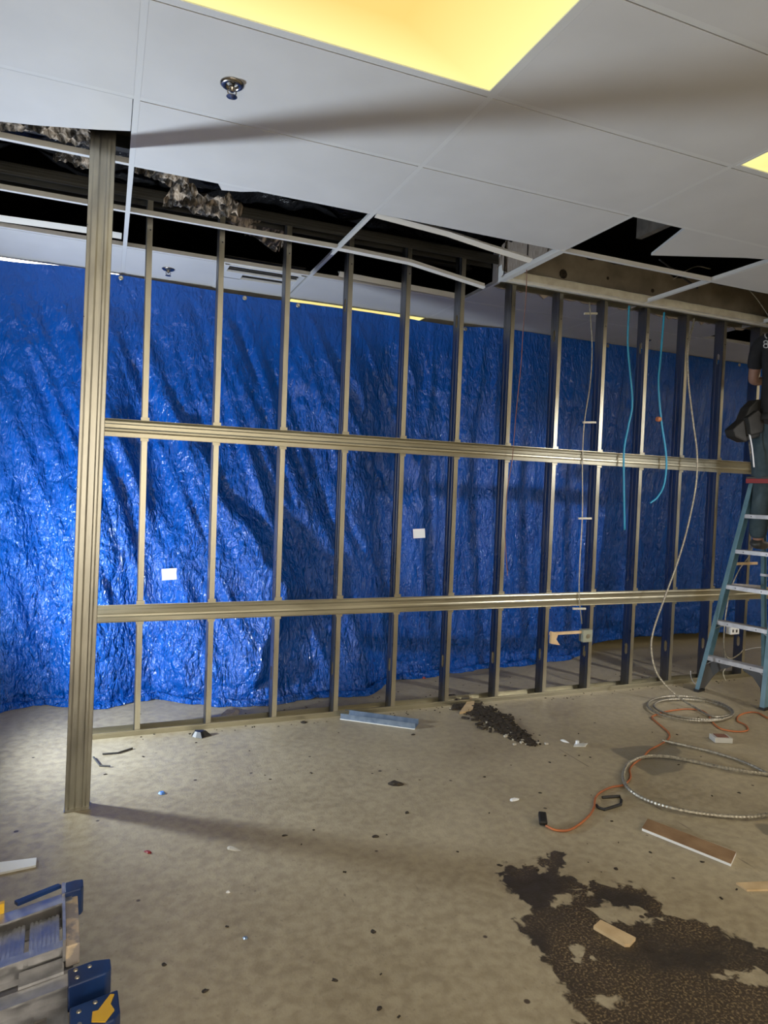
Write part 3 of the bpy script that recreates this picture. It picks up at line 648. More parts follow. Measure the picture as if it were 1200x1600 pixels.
def make_tarp():
    nx, nv = 620, 150; x0, x1 = -3.6, 8.6; vs = []; fs = []
    spill = 10
    for j in range(-spill, nv+1):
        for i in range(nx+1):
            x = x0+(x1-x0)*i/nx
            if j >= 0:
                v = (j/nv)**1.15; vs.append(tarp_pt(x, v))
            else:
                p = tarp_pt(x, 0); k = -j/spill
                on = 1 if x < 3.9 else max(0, 1-(x-3.9)*3)
                ex = (.05+.10*max(0, noise.noise(Vector((x*1.3, 2, 9)))+.35))*on
                hh = .035*math.sin(math.pi*k)*on*(1+.8*noise.noise(Vector((x*6, k*2, 3))))
                vs.append(Vector((x+.03*noise.noise(Vector((x*8, k*3, 0)))*on, p.y-ex*k-.02*noise.noise(Vector((x*9, k*5, 6)))*on*k, max(.003, p.z*(1-on)+hh+.002))) + (Vector((0,0,-.002*k)) if on == 0 else Vector((0,0,0))))
    W = nx+1
    for j in range(nv+spill):
        for i in range(nx): fs.append((j*W+i, j*W+i+1, (j+1)*W+i+1, (j+1)*W+i))
    t = thing('tarpaulin', (2.5, YT, 0), 'bright blue crinkled plastic tarp hung behind the steel partition', 'tarp')
    o = MB().add(vs, fs).build('sheet', 'tarp', t, smooth=True)
    for (px, py) in ((189,432), (382,466), (465,478), (635,500), (727,514), (862,527), (949,538), (1155,565)):
        p = PY(px, py, YT-.01); p.z = min(p.z, lerp(topz, p.x)-.025); q = tarp_pt(p.x, (p.z)/(lerp(topz, p.x))); c = Vector((p.x, q.y-.014, p.z))
        MB().lathe(c, [(.008, 0), (.017, 0), (.017, -.003), (.012, -.005), (.008, -.003)], 14, (0,1,0)).build('grommet', 'galv', t, True)
    return t
make_tarp()
def sticker(px, py, w_, h_, rot, label):
    x = 1.; 
    for _ in range(12):                   # find where the sight line meets the cloth
        v = .3
        y = .7 if _ == 0 else q.y
        p = PY(px, py, y); q = tarp_pt(p.x, max(0, min(1, p.z/lerp(topz, p.x))))
    a = Vector((math.cos(rot), 0, math.sin(rot))); b = Vector((-math.sin(rot), .10, math.cos(rot))).normalized(); nrm = a.cross(b)
    c = Vector((p.x, q.y-.035, p.z)); tag(MB().obox(c, a, b, nrm, w_/2, h_/2, .0015).build('paper_sticker', 'paper'), label, 'sticker', 'white stickers on the tarp')
sticker(267, 896, .125, .078, .06, 'white paper sticker low on the tarp between the first and second studs')
sticker(652, 833, .105, .075, .06, 'white paper sticker higher on the tarp between the fifth and sixth studs')
# ---------------------------------------------------------------- blue step ladder
BL = Vector((4.31,-.21,0)); BR = Vector((4.42,-.73,0)); bb = (BR-BL).normalized(); nn = Vector((-bb.y, bb.x, 0)); mid = (BL+BR)/2; TOPZ = 1.66
T = mid+nn*.4; TL = T-bb*.14+Vector((0,0,TOPZ)); TR = T+bb*.14+Vector((0,0,TOPZ))
la = thing('step_ladder', mid+nn*.4, 'blue fibreglass step ladder with grey steps standing open at the right', 'ladder')
def crail(p, q, out, fwd, wd=.032, dp=.075, m='fibre', name='side_rail'):
    # channel rail: web faces 'out', flanges go inwards; narrow face fwd
    prof = [(0,0), (dp,0), (dp,-wd), (dp-.005,-wd), (dp-.005,-.005), (.005,-.005), (.005,-wd), (0,-wd)]
    mb = MB(); mb.sweep(prof, p, q, fwd, out); return mb.build(name, m, la)
for P0, P1, s in ((BL, TL, -1), (BR, TR, 1)): crail(P0+Vector((0,0,.015)), P1, bb*s, nn)
RB = mid+nn*.98
for s in (-1, 1): crail(RB+bb*(s*.25)+Vector((0,0,.01)), T+nn*.13+bb*(s*.12)+Vector((0,0,TOPZ-.02)), bb*s, nn, .025, .045)
for k in range(1, 6):
    z = .28*k; t = z/TOPZ; l = BL*(1-t)+Vector((TL.x, TL.y, 0))*t; r = BR*(1-t)+Vector((TR.x, TR.y, 0))*t; l.z = r.z = z
    st = MB(); inn = (r-l).normalized(); l2 = l+inn*.004; r2 = r-inn*.004
    st.sweep([(.0,.0), (.085,.0), (.085,-.022), (.083,-.022), (.083,-.003), (.002,-.003), (.002,-.03), (.0,-.03)], l2, r2, nn, (0,0,1))
    for q in (.012, .03, .048, .066): st.sweep([(q,0), (q+.006,0), (q+.006,.0015), (q,.0015)], l2, r2, nn, (0,0,1))
    s_ = st.build('step', 'step', la)
    for u in (.25, .75): MB().lathe(l2.lerp(r2, u)+Vector((0,0,-.015)), [(.005, 0), (.003, -.003)], 8, nn).build('rivet', 'cap', s_)
    if k <= 2:
        for P, s in ((l2, 1), (r2, -1)):
            MB().bar(P+Vector((0,0,-.07))+nn*.02, P+inn*(s*.07)+Vector((0,0,-.025))+nn*.02, (0,0,1), .012, .004).build('brace', 'step', la)
# black bottom knee braces
for P, s in ((BL, 1), (BR, -1)):
    t1 = .28/TOPZ
    top = (P*(1-t1) + (Vector((TL.x, TL.y, 0)) if s > 0 else Vector((TR.x, TR.y, 0)))*t1) + Vector((0,0,.25))
    pts = [P+Vector((0,0,.02))+bb*(s*.01), top+bb*(s*.01), top+bb*(s*.20)]
    arc = [top+bb*(s*.20)+Vector((0,0,-.02)), top+bb*(s*.12)+Vector((0,0,-.055)), top+bb*(s*.065)+Vector((0,0,-.12)), P+bb*(s*.045)+nn*.02+Vector((0,0,.03))]
    MB().prism([q+nn*.035 for q in pts+arc], nn*.006).build('knee_brace', 'cap', la)
    MB().obox(P+nn*.038+bb*(s*.014)+Vector((0,0,.01)), nn, bb, Vector((0,0,1)), .045, .02, .01).build('foot', 'black', la)
for s in (-1, 1): MB().obox(RB+bb*(s*.24)+nn*.02+Vector((0,0,.008)), nn, bb, Vector((0,0,1)), .028, .02, .008).build('foot', 'black', la)
MB().obox(T+nn*.07+Vector((0,0,TOPZ+.02)), nn, bb, Vector((0,0,1)), .085, .16, .022).build('top_cap', 'cap', la, bevel=.006)
q = MB().obox(T-nn*.018+Vector((0,0,TOPZ+.005)), nn, bb, Vector((0,0,1)), .006, .155, .018).build('cap_edge', 'red', la, bevel=.002); q['label'] = 'red plastic cap edge'
for z in (.42, .9, 1.3):
    t = z/TOPZ; c = RB.lerp(T+nn*.13, t); hw = .25+(.12-.25)*t; MB().bar(c-bb*hw+Vector((0,0,z)), c+bb*hw+Vector((0,0,z)), (0,0,1), .02, .02).build('rear_bar', 'step', la)
for s in (-1, 1):
    t = .5; a = (BL if s < 0 else BR).lerp(Vector((TL.x, TL.y, 0)) if s < 0 else Vector((TR.x, TR.y, 0)), t)+nn*.05; c = RB.lerp(T+nn*.13, t)+bb*(s*.185)
    MB().bar(a+Vector((0,0,.84)), c+Vector((0,0,.80)), (0,0,1), .004, .02).build('spreader', 'step', la)
wp = PY(1147, 881, -.16); wq = PY(1183, 880, -.16)
MB().bar(wp, wq, (0,0,1), .01, .022).build('label_strip', 'palewood', la)
# ---------------------------------------------------------------- person on the ladder
def skin_obj(name, chains, m, parent, sub=2, root=0):
    # chains: list of lists of (Vector, radius) ; first point shared by index lookup of near-identical coordinates
    vs = []; rs = []; es = []
    def vid(p, r):
        for k, q in enumerate(vs):
            if (q-p).length < 1e-4: return k
        vs.append(p); rs.append(r); return len(vs)-1
    for ch in chains:
        prev = None
        for p, r in ch:
            k = vid(Vector(p), r)
            if prev is not None and (prev, k) not in es: es.append((prev, k))
            prev = k
    org = world(parent) if parent is not None else Vector((0,0,0))
    me = bpy.data.meshes.new(name); me.from_pydata([tuple(v-org) for v in vs], es, []); me.materials.append(M[m])
    o = bpy.data.objects.new(name, me); COL.objects.link(o)
    if parent is not None: o.parent = parent
    md = o.modifiers.new('skin', 'SKIN'); md.use_smooth_shade = True
    for k, sv in enumerate(me.skin_vertices[0].data):
        r = rs[k]; sv.radius = r if isinstance(r, tuple) else (r, r); sv.use_root = (k == root); sv.use_loose = False
    sb = o.modifiers.new('sub', 'SUBSURF'); sb.levels = sub; sb.render_levels = sub
    return o
FZ = 1.125; PC = Vector((4.80, -.42, 0)); fw = nn.copy(); rt = Vector((fw.y, -fw.x, 0))   # rt: the person's right
def pp(r, f, z): return PC + rt*r + fw*f + Vector((0,0,z))
person = thing('person', pp(0, 0, FZ), 'person in dark t-shirt and jeans with a tool belt, standing on the blue step ladder', 'person')
pel = pp(0, 0, 2.10); chest = pp(0, .04, 2.55); neck = pp(0, .05, 2.80); 
def hand(wr, dirn, palm_n, s):
    ch = []; d = Vector(dirn).normalized(); n_ = Vector(palm_n).normalized(); sd = d.cross(n_).normalized()
    c = wr + d*.05; ch.append([(wr, .026), (c, (.036, .020))])
    for k, (o_, L) in enumerate(((-.03, .065), (-.01, .078), (.011, .073), (.03, .058))):
        b0 = wr + d*.085 + sd*o_
        ch.append([(c, (.036, .020)), (b0, .011), (b0+d*L*.5+n_*.010, .009), (b0+d*L*.85+n_*.035, .008)])
    tb = wr + d*.03 - sd*.035*s
    ch.append([(c, (.036, .020)), (tb, .013), (tb+d*.035-sd*.018*s+n_*.01, .010), (tb+d*.06-sd*.02*s+n_*.02, .009)])
    return ch
lsh, lel, lwr = pp(-.20, .04, 2.76), pp(-.27, .10, 2.47), pp(-.20, .34, 2.52)
rsh, rel, rwr = pp(.20, .04, 2.76), pp(.30, .22, 2.72), pp(.24, .40, 2.92)
body = [[(pel, (.10, .08)), (pp(0,.01,2.30), (.10,.075)), (chest, (.13,.09)), (neck, .06), (pp(0,.06,2.87), .055), (pp(0,.08,2.94), (.075,.09)), (pp(0,.08,3.03), (.078,.095)), (pp(0,.075,3.08), (.06,.075))],
 [(neck, .06), (lsh, .055), (lel, .043), (lwr, .028)], [(neck, .06), (rsh, .055), (rel, .043), (rwr, .028)]]
for s in (-1, 1):
    body.append([(pel, (.10, .08)), (pp(s*.10,0,2.03), .095), (pp(s*.11,.03,1.62), .062), (pp(s*.11,0,1.22), .042), (pp(s*.11,.02,1.17), .04), (pp(s*.115,.13,1.155), (.04,.025))])
body += hand(lwr, fw+Vector((0,0,.15)), Vector((0,0,1)), 1) + hand(rwr, fw*.6+Vector((0,0,.8)), -rt, -1)
skin_obj('body', body, 'skin', person)
skin_obj('shirt', [[(pp(0,0,2.06), (.168,.128)), (pp(0,.0,2.18), (.168,.128)), (pp(0,.01,2.35), (.165,.125)), (pp(0,.035,2.58), (.18,.125)), (pp(0,.045,2.76), (.13,.09))],
  [(pp(0,.045,2.76), (.13,.09)), (lsh, .075), (lsh.lerp(lel, .72), .066)], [(pp(0,.045,2.76), (.13,.09)), (rsh, .075), (rsh.lerp(rel, .72), .066)]], 'shirt', person)
jc = []
for s in (-1, 1): jc.append([(pp(0,0,2.20), (.150,.112)), (pp(0,0,2.12), (.165,.125)), (pp(s*.10,0,2.0), .108), (pp(s*.11,.03,1.62), .080), (pp(s*.11,.0,1.30), .070), (pp(s*.11,.0,1.20), .068)])
skin_obj('jeans', jc, 'jeans', person)
for s in (-1, 1):
    skin_obj('boot', [[(pp(s*.11,-.03,1.20), .055), (pp(s*.112,-.01,1.168), (.05,.045)), (pp(s*.115,.10,1.160), (.048,.036)), (pp(s*.116,.16,1.156), (.042,.030))]], 'cap', person)
h = MB(); h.lathe(pp(0,.06,2.995), [(.005,.12), (.05,.11), (.085,.075), (.10,.03), (.10,-.01), (.085,-.05)], 20); h.build('hair', 'hair', person, True)
nz = MB(); nz.prism([pp(-.013,.175,2.95), pp(.013,.175,2.95), pp(0,.205,2.955), pp(0,.178,3.0)][:3], Vector((0,0,.035))); nz.build('nose', 'skin', person, True)
for s in (-1, 1):
    MB().lathe(pp(s*.033,.168,3.0), [(.011,0), (.009,.006), (.001,.009)], 10, fw).build('eye', 'paper', person, True); MB().lathe(pp(s*.082,.07,2.99), [(.02,0), (.026,.008), (.01,.012)], 10, rt*s).build('ear', 'skin', person, True)
MB().obox(pp(0,.172,2.925), rt, Vector((0,0,1)), fw, .022, .004, .004).build('mouth', 'red', person)
# belt and pouch
bl = MB(); bl.lathe(pp(0,0,2.13), [(.166,0), (.170,.005), (.170,.045), (.166,.05)], 28); bl.build('tool_belt', 'leather', person, True)
tp = [pp(-.16,-.09,2.17), pp(-.30,-.04,2.14), pp(-.34,.03,2.05), pp(-.385,.10,1.93), pp(-.33,.13,1.86), pp(-.24,.02,1.80), pp(-.20,-.06,1.80), pp(-.13,-.12,1.90)]
pz1 = [PY(x, y, -.36) for x, y in ((1184,624), (1172,636), (1164,655), (1146,671), (1150,683), (1166,691), (1176,686), (1188,682), (1198,676), (1200,640), (1196,624))]
pou = MB().prism(pz1, (.0, .09, 0)).build('tool_pouch', 'leather', person, bevel=.012)
MB().prism([PY(x, y, -.40) for x, y in ((1170,652), (1186,640), (1196,655), (1192,676), (1174,680))], (0, .06, 0)).build('tool_pouch', 'leather', person, bevel=.01)
MB().tube(spline([PY(1171,678,-.38), PY(1175,700,-.38), PY(1178,730,-.38)], 5), .006, 6).build('hanging_strap', 'hivis', person)
# white print on the shirt back: an 8 below a curved letter
bpy.context.view_layer.update()
_sh = [o for o in person.children if o.name.startswith('shirt')][0]
_ev = _sh.evaluated_get(bpy.context.evaluated_depsgraph_get())
def print_on(pts, name):
    out = []
    for x, y in pts:
        d = ray(x, y).normalized(); ok, loc, nor, _ = _ev.ray_cast(CP - world(person), d)
        if ok: out.append(loc + world(person) + nor*.002)
    if len(out) > 3: MB().tube(out, .0045, 5).build(name, 'hivis', person)
print_on([(1197+3.2*math.sin(a), 535.0-2.6*math.cos(a)) for a in [i*math.pi/6 for i in range(13)]], 'shirt_print')
print_on([(1197+3.6*math.sin(a), 540.6-2.9*math.cos(a)) for a in [i*math.pi/6 for i in range(13)]], 'shirt_print')
print_on([(1200-4.5*math.cos(a), 524+5.0*math.sin(a)) for a in [-.6+i*.2 for i in range(10)]], 'shirt_print')
# ---------------------------------------------------------------- cables
def cable(name, pts, r, m, label, cat='cable', group='cables around the partition', ringed=False, n=10):
    P = spline(pts, n)
    if ringed: P = resample(P, .009)
    return tag(MB().tube(P, r, 7, .10 if ringed else 0).build(name, m, smooth=not ringed), label, cat, group)
cable('teal_cable', [PY(983,478,-.06), PY(981,540,-.04), PY(988,625,-.05), PY(982,665,-.05), PY(975,705,-.05), PY(975,770,-.05), PY(976,828,-.04)], .0075, 'teal', 'long teal cable hanging beside the tenth stud past the upper rail')
cable('teal_cable', [PY(1038,488,-.06), PY(1032,560,-.06), PY(1029,600,-.06), PY(1033,655,-.06), PY(1041,715,-.06), PY(1038,755,-.06), PY(1028,776,-.05), PY(1016,786,-.04)], .0075, 'teal', 'shorter teal cable ending in a dark tip, between the tenth and eleventh studs')
tag(MB().lathe(PY(1029,655,-.075), [(.002,-.02), (.018,-.016), (.02,0), (.018,.016), (.002,.02)], 12, (1,0,0)).build('cable_tag', 'orange'), 'small red orange tag on the shorter teal cable', 'tag')
cable('thin_wire', [PY(823,405,-.35), PY(822,460,-.25), PY(817,520,-.15), PY(814,570,-.1), PY(806,650,-.05), PY(800,720,-.05), PY(792,770,-.05), PY(789,830,-.04), PY(793,900,-.03)], .003, 'redwire', 'thin dull red wire dangling beside the seventh stud')
cable('grey_cable', [PY(921,472,-.03), PY(925,540,-.03), PY(922,600,-.02), PY(913,660,-.02), PY(910,720,-.015), PY(910,800,-.02), PY(906,880,-.02), PY(905,930,-.02), PY(909,975,-.02)], .0045, 'mc', 'thin grey cable running down the ninth stud to the electrical box')
for (x, y, k) in ((919,660,0), (912,810,1), (921,490,2), (903,951,3)):
    tag(MB().bar(PY(x-8,y,-.02), PY(x+12,y,-.02), (0,0,1), .012, .014).build('cable_clip', 'cream'), ['cable clip on the ninth stud just above the upper rail', 'cable clip on the ninth stud midway between the rails', 'cable clip at the very top of the ninth stud', 'cable clip on the ninth stud just below the lower rail'][k], 'clip', 'clips on the ninth stud')
# big grey cable from the ceiling into the coil
def circ(c, rx, ry, a0, a1, n=16, z=.012, rot=0., wob=.012, sd=0):
    out = []
    for i in range(n+1):
        a = a0+(a1-a0)*i/n; rr = 1+wob*3*noise.noise(Vector((a*1.3, sd, 0)))
        x, y = rx*rr*math.cos(a), ry*rr*math.sin(a); out.append(Vector((c.x+x*math.cos(rot)-y*math.sin(rot), c.y+x*math.sin(rot)+y*math.cos(rot), z+.010*(i % 3))))
    return out
cc = (FL(1016,1103)+FL(1146,1122))/2
hang = [PY(1085,498,-.06), PY(1075,545,-.08), PY(1076,600,-.10), PY(1083,660,-.12), PY(1089,710,-.14), PY(1087,760,-.16), PY(1074,825,-.18), PY(1058,880,-.2), PY(1040,930,-.22), PY(1021,985,-.26), PY(1018,1020,-.28), PY(1028,1055,-.33), PY(1055,1085,-.42)]
g1 = FL(1085,1105,.02); g2 = FL(1115,1120,.014)
ell = []
for k in range(0, 41):
    a = .1+k/40*2*math.pi*2.1; rx = 64-5*math.sin(k*.16); ry = 16.5-2.5*math.sin(k*.16)
    ell.append(FL(1081+rx*math.cos(a)-1*math.sin(a), 1108+.10*rx*math.cos(a)+ry*math.sin(a), .012+.009*(k/40)))
cable('coiled_cable', hang+[g1, g2]+ell, .0075, 'mc', 'grey metal-clad cable dropping from the ceiling into a coil before the step ladder', ringed=True, n=14)
big = [(1035,1157),(1075,1166),(1120,1177),(1165,1192),(1205,1212),(1260,1245)]
c2 = [(1215,1212),(1150,1203),(1085,1190),(1040,1182),(1005,1183),(982,1194),(974,1213),(982,1232),(1010,1250),(1060,1265),(1120,1274),(1175,1276),(1215,1268),(1260,1250)]
ends = [FL(x, y, .012) for x, y in big]
loop = [FL(x, y, .012+.006*(k % 2)) for k, (x, y) in enumerate(c2)]
cable('coiled_cable', loop, .0095, 'mc', 'large open loop of grey metal-clad cable on the floor at right edge', ringed=True)
cable('coiled_cable', ends, .0085, 'mc', 'straight free end of grey cable lying over the large floor loop', ringed=True)
cable('grey_cable', [PY(1170,690,-.0), PY(1176,740,-.02), PY(1183,800,-.02), PY(1174,860,-.02), PY(1155,890,-.0), PY(1142,920,-.0), PY(1134,960,-.0), PY(1131,1000,-.0), PY(1133,1022,-.0), PY(1142,1029,-.02), PY(1155,1022,-.02), PY(1162,1014,-.02)], .006, 'mc', 'grey cable curving down behind the step ladder past the outlet')
cable('thin_wire', [PY(1131,1005,.0), PY(1134,1040,-.0), PY(1130,1052,-.02), PY(1136,1068,-.05)], .003, 'cream', 'thin pale wire dangling below the outlet')
cable('thin_wire', [PY(1160,1017,.02), PY(1175,1013,.02), PY(1192,1011,.02)], .004, 'hivis', 'short white wire sticking out behind the step ladder right leg')
cable('thin_wire', [FL(1079,1048,.13), FL(1080,1058,.08), FL(1086,1068,.03), FL(1100,1075,.01)], .003, 'hivis', 'short pale wire curling up by the step ladder left foot')
# orange extension cord
oc = thing('extension_cord', FL(940,1240), 'orange extension cord winding over the floor to a black plug', 'cord')
ocp = [(853,1290),(868,1297),(888,1297),(905,1288),(920,1275),(928,1262),(930,1248),(938,1238),(955,1230),(975,1226),(985,1215),(984,1202),(992,1192),(1005,1183),(1015,1172),(1030,1164),(1044,1155),(1046,1147),(1040,1140),(1028,1130),(1020,1123),(1020,1119),(1040,1112),(1070,1108),(1095,1110),(1108,1118),(1110,1124),(1125,1138),(1150,1143),(1168,1141),(1165,1133),(1152,1126),(1155,1118),(1170,1113),(1185,1114),(1198,1121),(1220,1130)]
P = [FL(x, y, .007) for x, y in ocp]
MB().tube(spline(P, 6), .0055, 7).build('cord', 'orange', oc, True)
pg = FL(849, 1288, .012); e = (FL(847,1272,.03)-pg).normalized(); s_ = e.cross(Vector((0,0,1))).normalized()
MB().obox(pg+e*.03+Vector((0,0,.004)), e, s_, s_.cross(e), .034, .018, .012).build('plug', 'black', oc, bevel=.006)
for s in (-1, 1): MB().obox(pg+e*.075+s_*(s*.007), e, s_, s_.cross(e), .011, .001, .003).build('prong', 'galv', oc)
# ---------------------------------------------------------------- folded ladder, bottom left
u_ = Vector((math.cos(.25), math.sin(.25), 0)); v_ = Vector((math.sin(.25), -math.cos(.25), 0)); v_ = Vector((.06, -.998, 0)).normalized(); O = Vector((-.06, -1.90, 0))
def LP(a, b, z): return O + u_*a + v_*b + Vector((0,0,z))
fl_ = thing('folding_ladder', LP(-.4, .4, 0), 'folded aluminium multi-position ladder with navy end caps lying at bottom left', 'ladder')
def lrail(b, z0, z1, th=.028, a0=-1.3, a1=-.01, name='side_rail', bend=0.):
    mb = MB(); prof = [(-th/2, z0), (th/2, z0), (th/2, z0+.006), (-th/2+.004, z0+.006), (-th/2+.004, z1-.006), (th/2, z1-.006), (th/2, z1), (-th/2, z1)]
    if not bend: mb.sweep(prof, LP(a0, b, 0), LP(a1, b, 0), v_, (0,0,1))
    else:
        n_ = 14
        for i in range(n_):
            t0, t1 = i/n_, (i+1)/n_; f_ = lambda t: bend*(max(0, t-.55)/.45)**1.6
            mb.sweep(prof, LP(a0+(a1-a0)*t0, b-f_(t0), 0), LP(a0+(a1-a0)*t1, b-f_(t1), 0), v_, (0,0,1))
    return mb.build(name, 'alu', fl_)
def lrung(a, b0, b1, z, wd=.05, m='alu'):
    mb = MB(); mb.obox(LP(a, (b0+b1)/2, z), v_, u_, Vector((0,0,1)), abs(b1-b0)/2, wd/2, .011)
    n_ = 7
    for k in range(n_):
        q = -wd/2+wd*(k+.5)/n_; mb.obox(LP(a+q, (b0+b1)/2, z+.012), v_, u_, Vector((0,0,1)), abs(b1-b0)/2, wd/n_*.28, .0015)
    return mb.build('rung', m, fl_)
lrail(.06, .13, .21, .05, bend=.035); lrail(.235, .13, .20, .03)
for a in (-.085, -.175, -.275, -.37, -.5, -.62): lrung(a, .07, .23, .175, .078)
q = MB().obox(LP(-.012, .14, .175), v_, u_, Vector((0,0,1)), .125, .018, .03).build('end_bar', 'aludirty', fl_, bevel=.003); q['label'] = 'end bar smeared with dried paint'
MB().obox(LP(-.034, .135, .19), v_, u_, Vector((0,0,1)), .12, .004, .03).build('end_lip', 'alu', fl_)
lrail(.32, .08, .15, .05); lrail(.50, .05, .115, .05)
for a in (-.05, -.13, -.23, -.38): lrung(a, .34, .48, .085, .05)
MB().obox(LP(-.09, .265, .155), u_, v_, Vector((0,0,1)), .055, .03, .004).build('gusset', 'alu', fl_)
def foot(a, b, z, la_, wb, hz, name='end_cap', tip=.04):
    mb = MB(); poly = [(-la_, -wb), (la_*.2, -wb), (la_+.0, -wb+tip), (la_, wb*.6), (la_*.75, wb), (-la_, wb)]
    mb.prism([LP(a+x, b+y, z) for x, y in poly], (0,0,hz)); o = mb.build(name, 'navy', fl_, bevel=.004)
    return o
def rivets(o, pts):
    for a, b, z in pts: MB().lathe(LP(a, b, z), [(.0065, 0), (.005, .0025), (.0015, .003)], 12).build('rivet', 'galv', o)
o = foot(-.005, .00, .14, .028, .03, .085, tip=.008)
MB().obox(LP(-.035, -.0, .18), u_, v_, Vector((0,0,1)), .004, .032, .045).build('cap_edge', 'alu', o)
o = foot(.030, .325, .085, .055, .036, .072, tip=.018); rivets(o, [(-.005, .305, .157), (.030, .31, .157), (-.002, .337, .157)])
o = foot(.038, .455, .045, .060, .052, .085, tip=.0); rivets(o, [(.0, .43, .130), (.040, .42, .130), (.0, .475, .130)])
ar = MB().prism([LP(a, b-.135, .130) for a, b in ((.078,.550), (.088,.556), (.076,.585), (.084,.612), (.06,.640), (.028,.620), (.032,.588), (.045,.591))], (0,0,.003)).build('arrow', 'yellow', o); ar['label'] = 'yellow arrow'
hp = MB(); hp.prism([LP(-.17,-.02,.21), LP(-.05,-.045,.21), LP(-.04,-.03,.21), LP(-.16,.0,.21)], (0,0,.01)); hp.build('hinge_cover', 'navy', fl_)
MB().prism([LP(-.215,.00,.21), LP(-.195,.0,.21), LP(-.195,.015,.21), LP(-.215,.015,.21)], (0,0,.03)).build('lock_tab', 'yellow', fl_)
# ---------------------------------------------------------------- things on the floor
def flat(name, pts, th, m, label, cat, group=None, z=0.0005, bev=0):
    return tag(MB().prism([FL(x, y, z) for x, y in pts], (0,0,th)).build(name, m, bevel=bev), label, cat, group)
GD = 'scraps on the floor'
pk = thing('wood_plank', FL(1075,1317), 'brown wood plank with a white edge lying on the floor at right', 'plank')
MB().prism([FL(x, y, .016) for x, y in ((1012,1280),(1150,1332),(1142,1350),(1003,1294))], (0,0,.003)).build('face', 'wood', pk)
MB().prism([FL(x, y, 0.001) for x, y in ((1012,1284),(1150,1336),(1142,1354),(1003,1298))], (0,0,.0145)).build('board', 'whitepaint', pk)
flat('wood_scrap', [(938,1442),(993,1470),(984,1480),(976,1480),(927,1452)], .012, 'palewood', 'pale wood scrap lying on the black adhesive patch', 'wood scrap', GD)
flat('wood_scrap', [(1150,1382),(1215,1379),(1215,1392),(1167,1393)], .008, 'palewood', 'pale wood strip at the right edge below the plank', 'wood scrap', GD)
flat('wood_scrap', [(-15,1352),(57,1343),(56,1355),(-15,1370)], .008, 'paper', 'pale flat strip at the left edge above the folded ladder', 'strip', GD)
flat('wood_scrap', [(718,1116),(735,1092),(742,1096),(738,1113)], .015, 'palewood', 'pointed pale wood chip at the head of the dirt streak', 'wood scrap', GD)
ch = thing('metal_channel', FL(588,1130), 'short blue grey steel channel scrap lying before the fourth and fifth studs', 'channel')
a = FL(531,1124,.0); b = FL(648,1140,.0); d = (b-a).normalized(); s = d.cross(Vector((0,0,1)))
MB().sweep([(0,.003), (.09,.003), (.09,.035), (.088,.035), (.088,.005), (.002,.005), (.002,.035), (0,.035)], a-s*.10, b-s*.10, s, (0,0,1)).build('channel_body', 'bluesteel', ch)
MB().sweep([(.093,.0), (.10,.0), (.10,.003), (.093,.003)], a-s*.10, b-s*.10, s, (0,0,1)).build('white_edge', 'paper', ch)
bxx = thing('parts_box', FL(1126,1160), 'small clear topped box of fasteners beside the cable loop', 'box')
c = FL(1126,1158); MB().obox(c+Vector((0,0,.017)), Vector((.93,-.38,0)), Vector((.38,.93,0)), Vector((0,0,1)), .055, .04, .016).build('tray', 'clear', bxx, bevel=.003)
MB().obox(c+Vector((0,0,.035)), Vector((.93,-.38,0)), Vector((.38,.93,0)), Vector((0,0,1)), .035, .028, .0015).build('label', 'cardred', bxx)
# black bent strap
def fpt(x, y, z=.006): return FL(x, y, z)
tag(MB().tube([fpt(941,1246), fpt(969,1244), fpt(971,1250), fpt(970,1257), fpt(944,1265), fpt(935,1262), fpt(932,1258)], .007, 6).build('bent_strap', 'black'), 'black bent strap lying right of the orange cord', 'strap')
# crumpled silver bits and others
sb = thing('silver_bracket', FL(907,1164), 'small shiny bent silver bracket on the floor in the centre right', 'bracket')
m_ = MB(); m_.prism([FL(896,1165), FL(913,1160), FL(913,1160,.03), FL(896,1165,.02)], (.004,.004,0)); m_.prism([FL(913,1167,.001), FL(918,1163,.001), FL(918,1161,.035), FL(913,1165,.03)], (.004,.004,0)); m_.prism([FL(896,1167,.001), FL(915,1167,.001), FL(918,1162,.001), FL(898,1162,.001)], (0,0,.003)); m_.lathe(FL(902,1162,.004), [(.012,0), (.012,.018), (.002,.02)], 6); m_.build('plate', 'paper', sb)
def blob(name, x, y, r, hgt, m, label, cat, group, seed, stretch=1.):
    c = FL(x, y); vs = []; fs = []; n_ = 9; th = seed*1.7
    for k in range(n_):
        a = 2*math.pi*k/n_; rr = r*(.65+.6*abs(noise.noise(Vector((k*1.9, seed, 0)))*1.6)); dx = rr*math.cos(a)*stretch; dy = rr*math.sin(a)
        vs.append(c+Vector((dx*math.cos(th)-dy*math.sin(th), dx*math.sin(th)+dy*math.cos(th), .0008)))
    vs += [v.lerp(c, .45)+Vector((0,0,hgt)) for v in vs]
    fs = [tuple(reversed(range(n_))), tuple(range(n_, 2*n_))]+[(k, (k+1) % n_, (k+1) % n_+n_, k+n_) for k in range(n_)]
    return tag(MB().add(vs, fs).build(name, m), label, cat, group)
blob('paper_scrap', 881, 1158, .022, .006, 'paper', 'small cream paper scrap left of the silver bracket', 'scrap', GD, 1, 1.8)
blob('paper_scrap', 803, 1250, .018, .006, 'paper', 'tiny white blue scrap left of the orange cord plug', 'scrap', GD, 2, 2.2)
blob('plastic_scrap', 253, 1240, .020, .008, 'bluetape', 'small bright blue scrap on the floor left of centre', 'scrap', GD, 3, 1.3)
blob('metal_scrap', 384, 1466, .012, .004, 'bluesteel', 'small blue grey metal bit on the floor below centre left', 'scrap', GD, 4)
blob('metal_scrap', 362, 1326, .020, .004, 'gypsum', 'pale grey flake on the floor left of centre', 'scrap', GD, 5, 1.8)
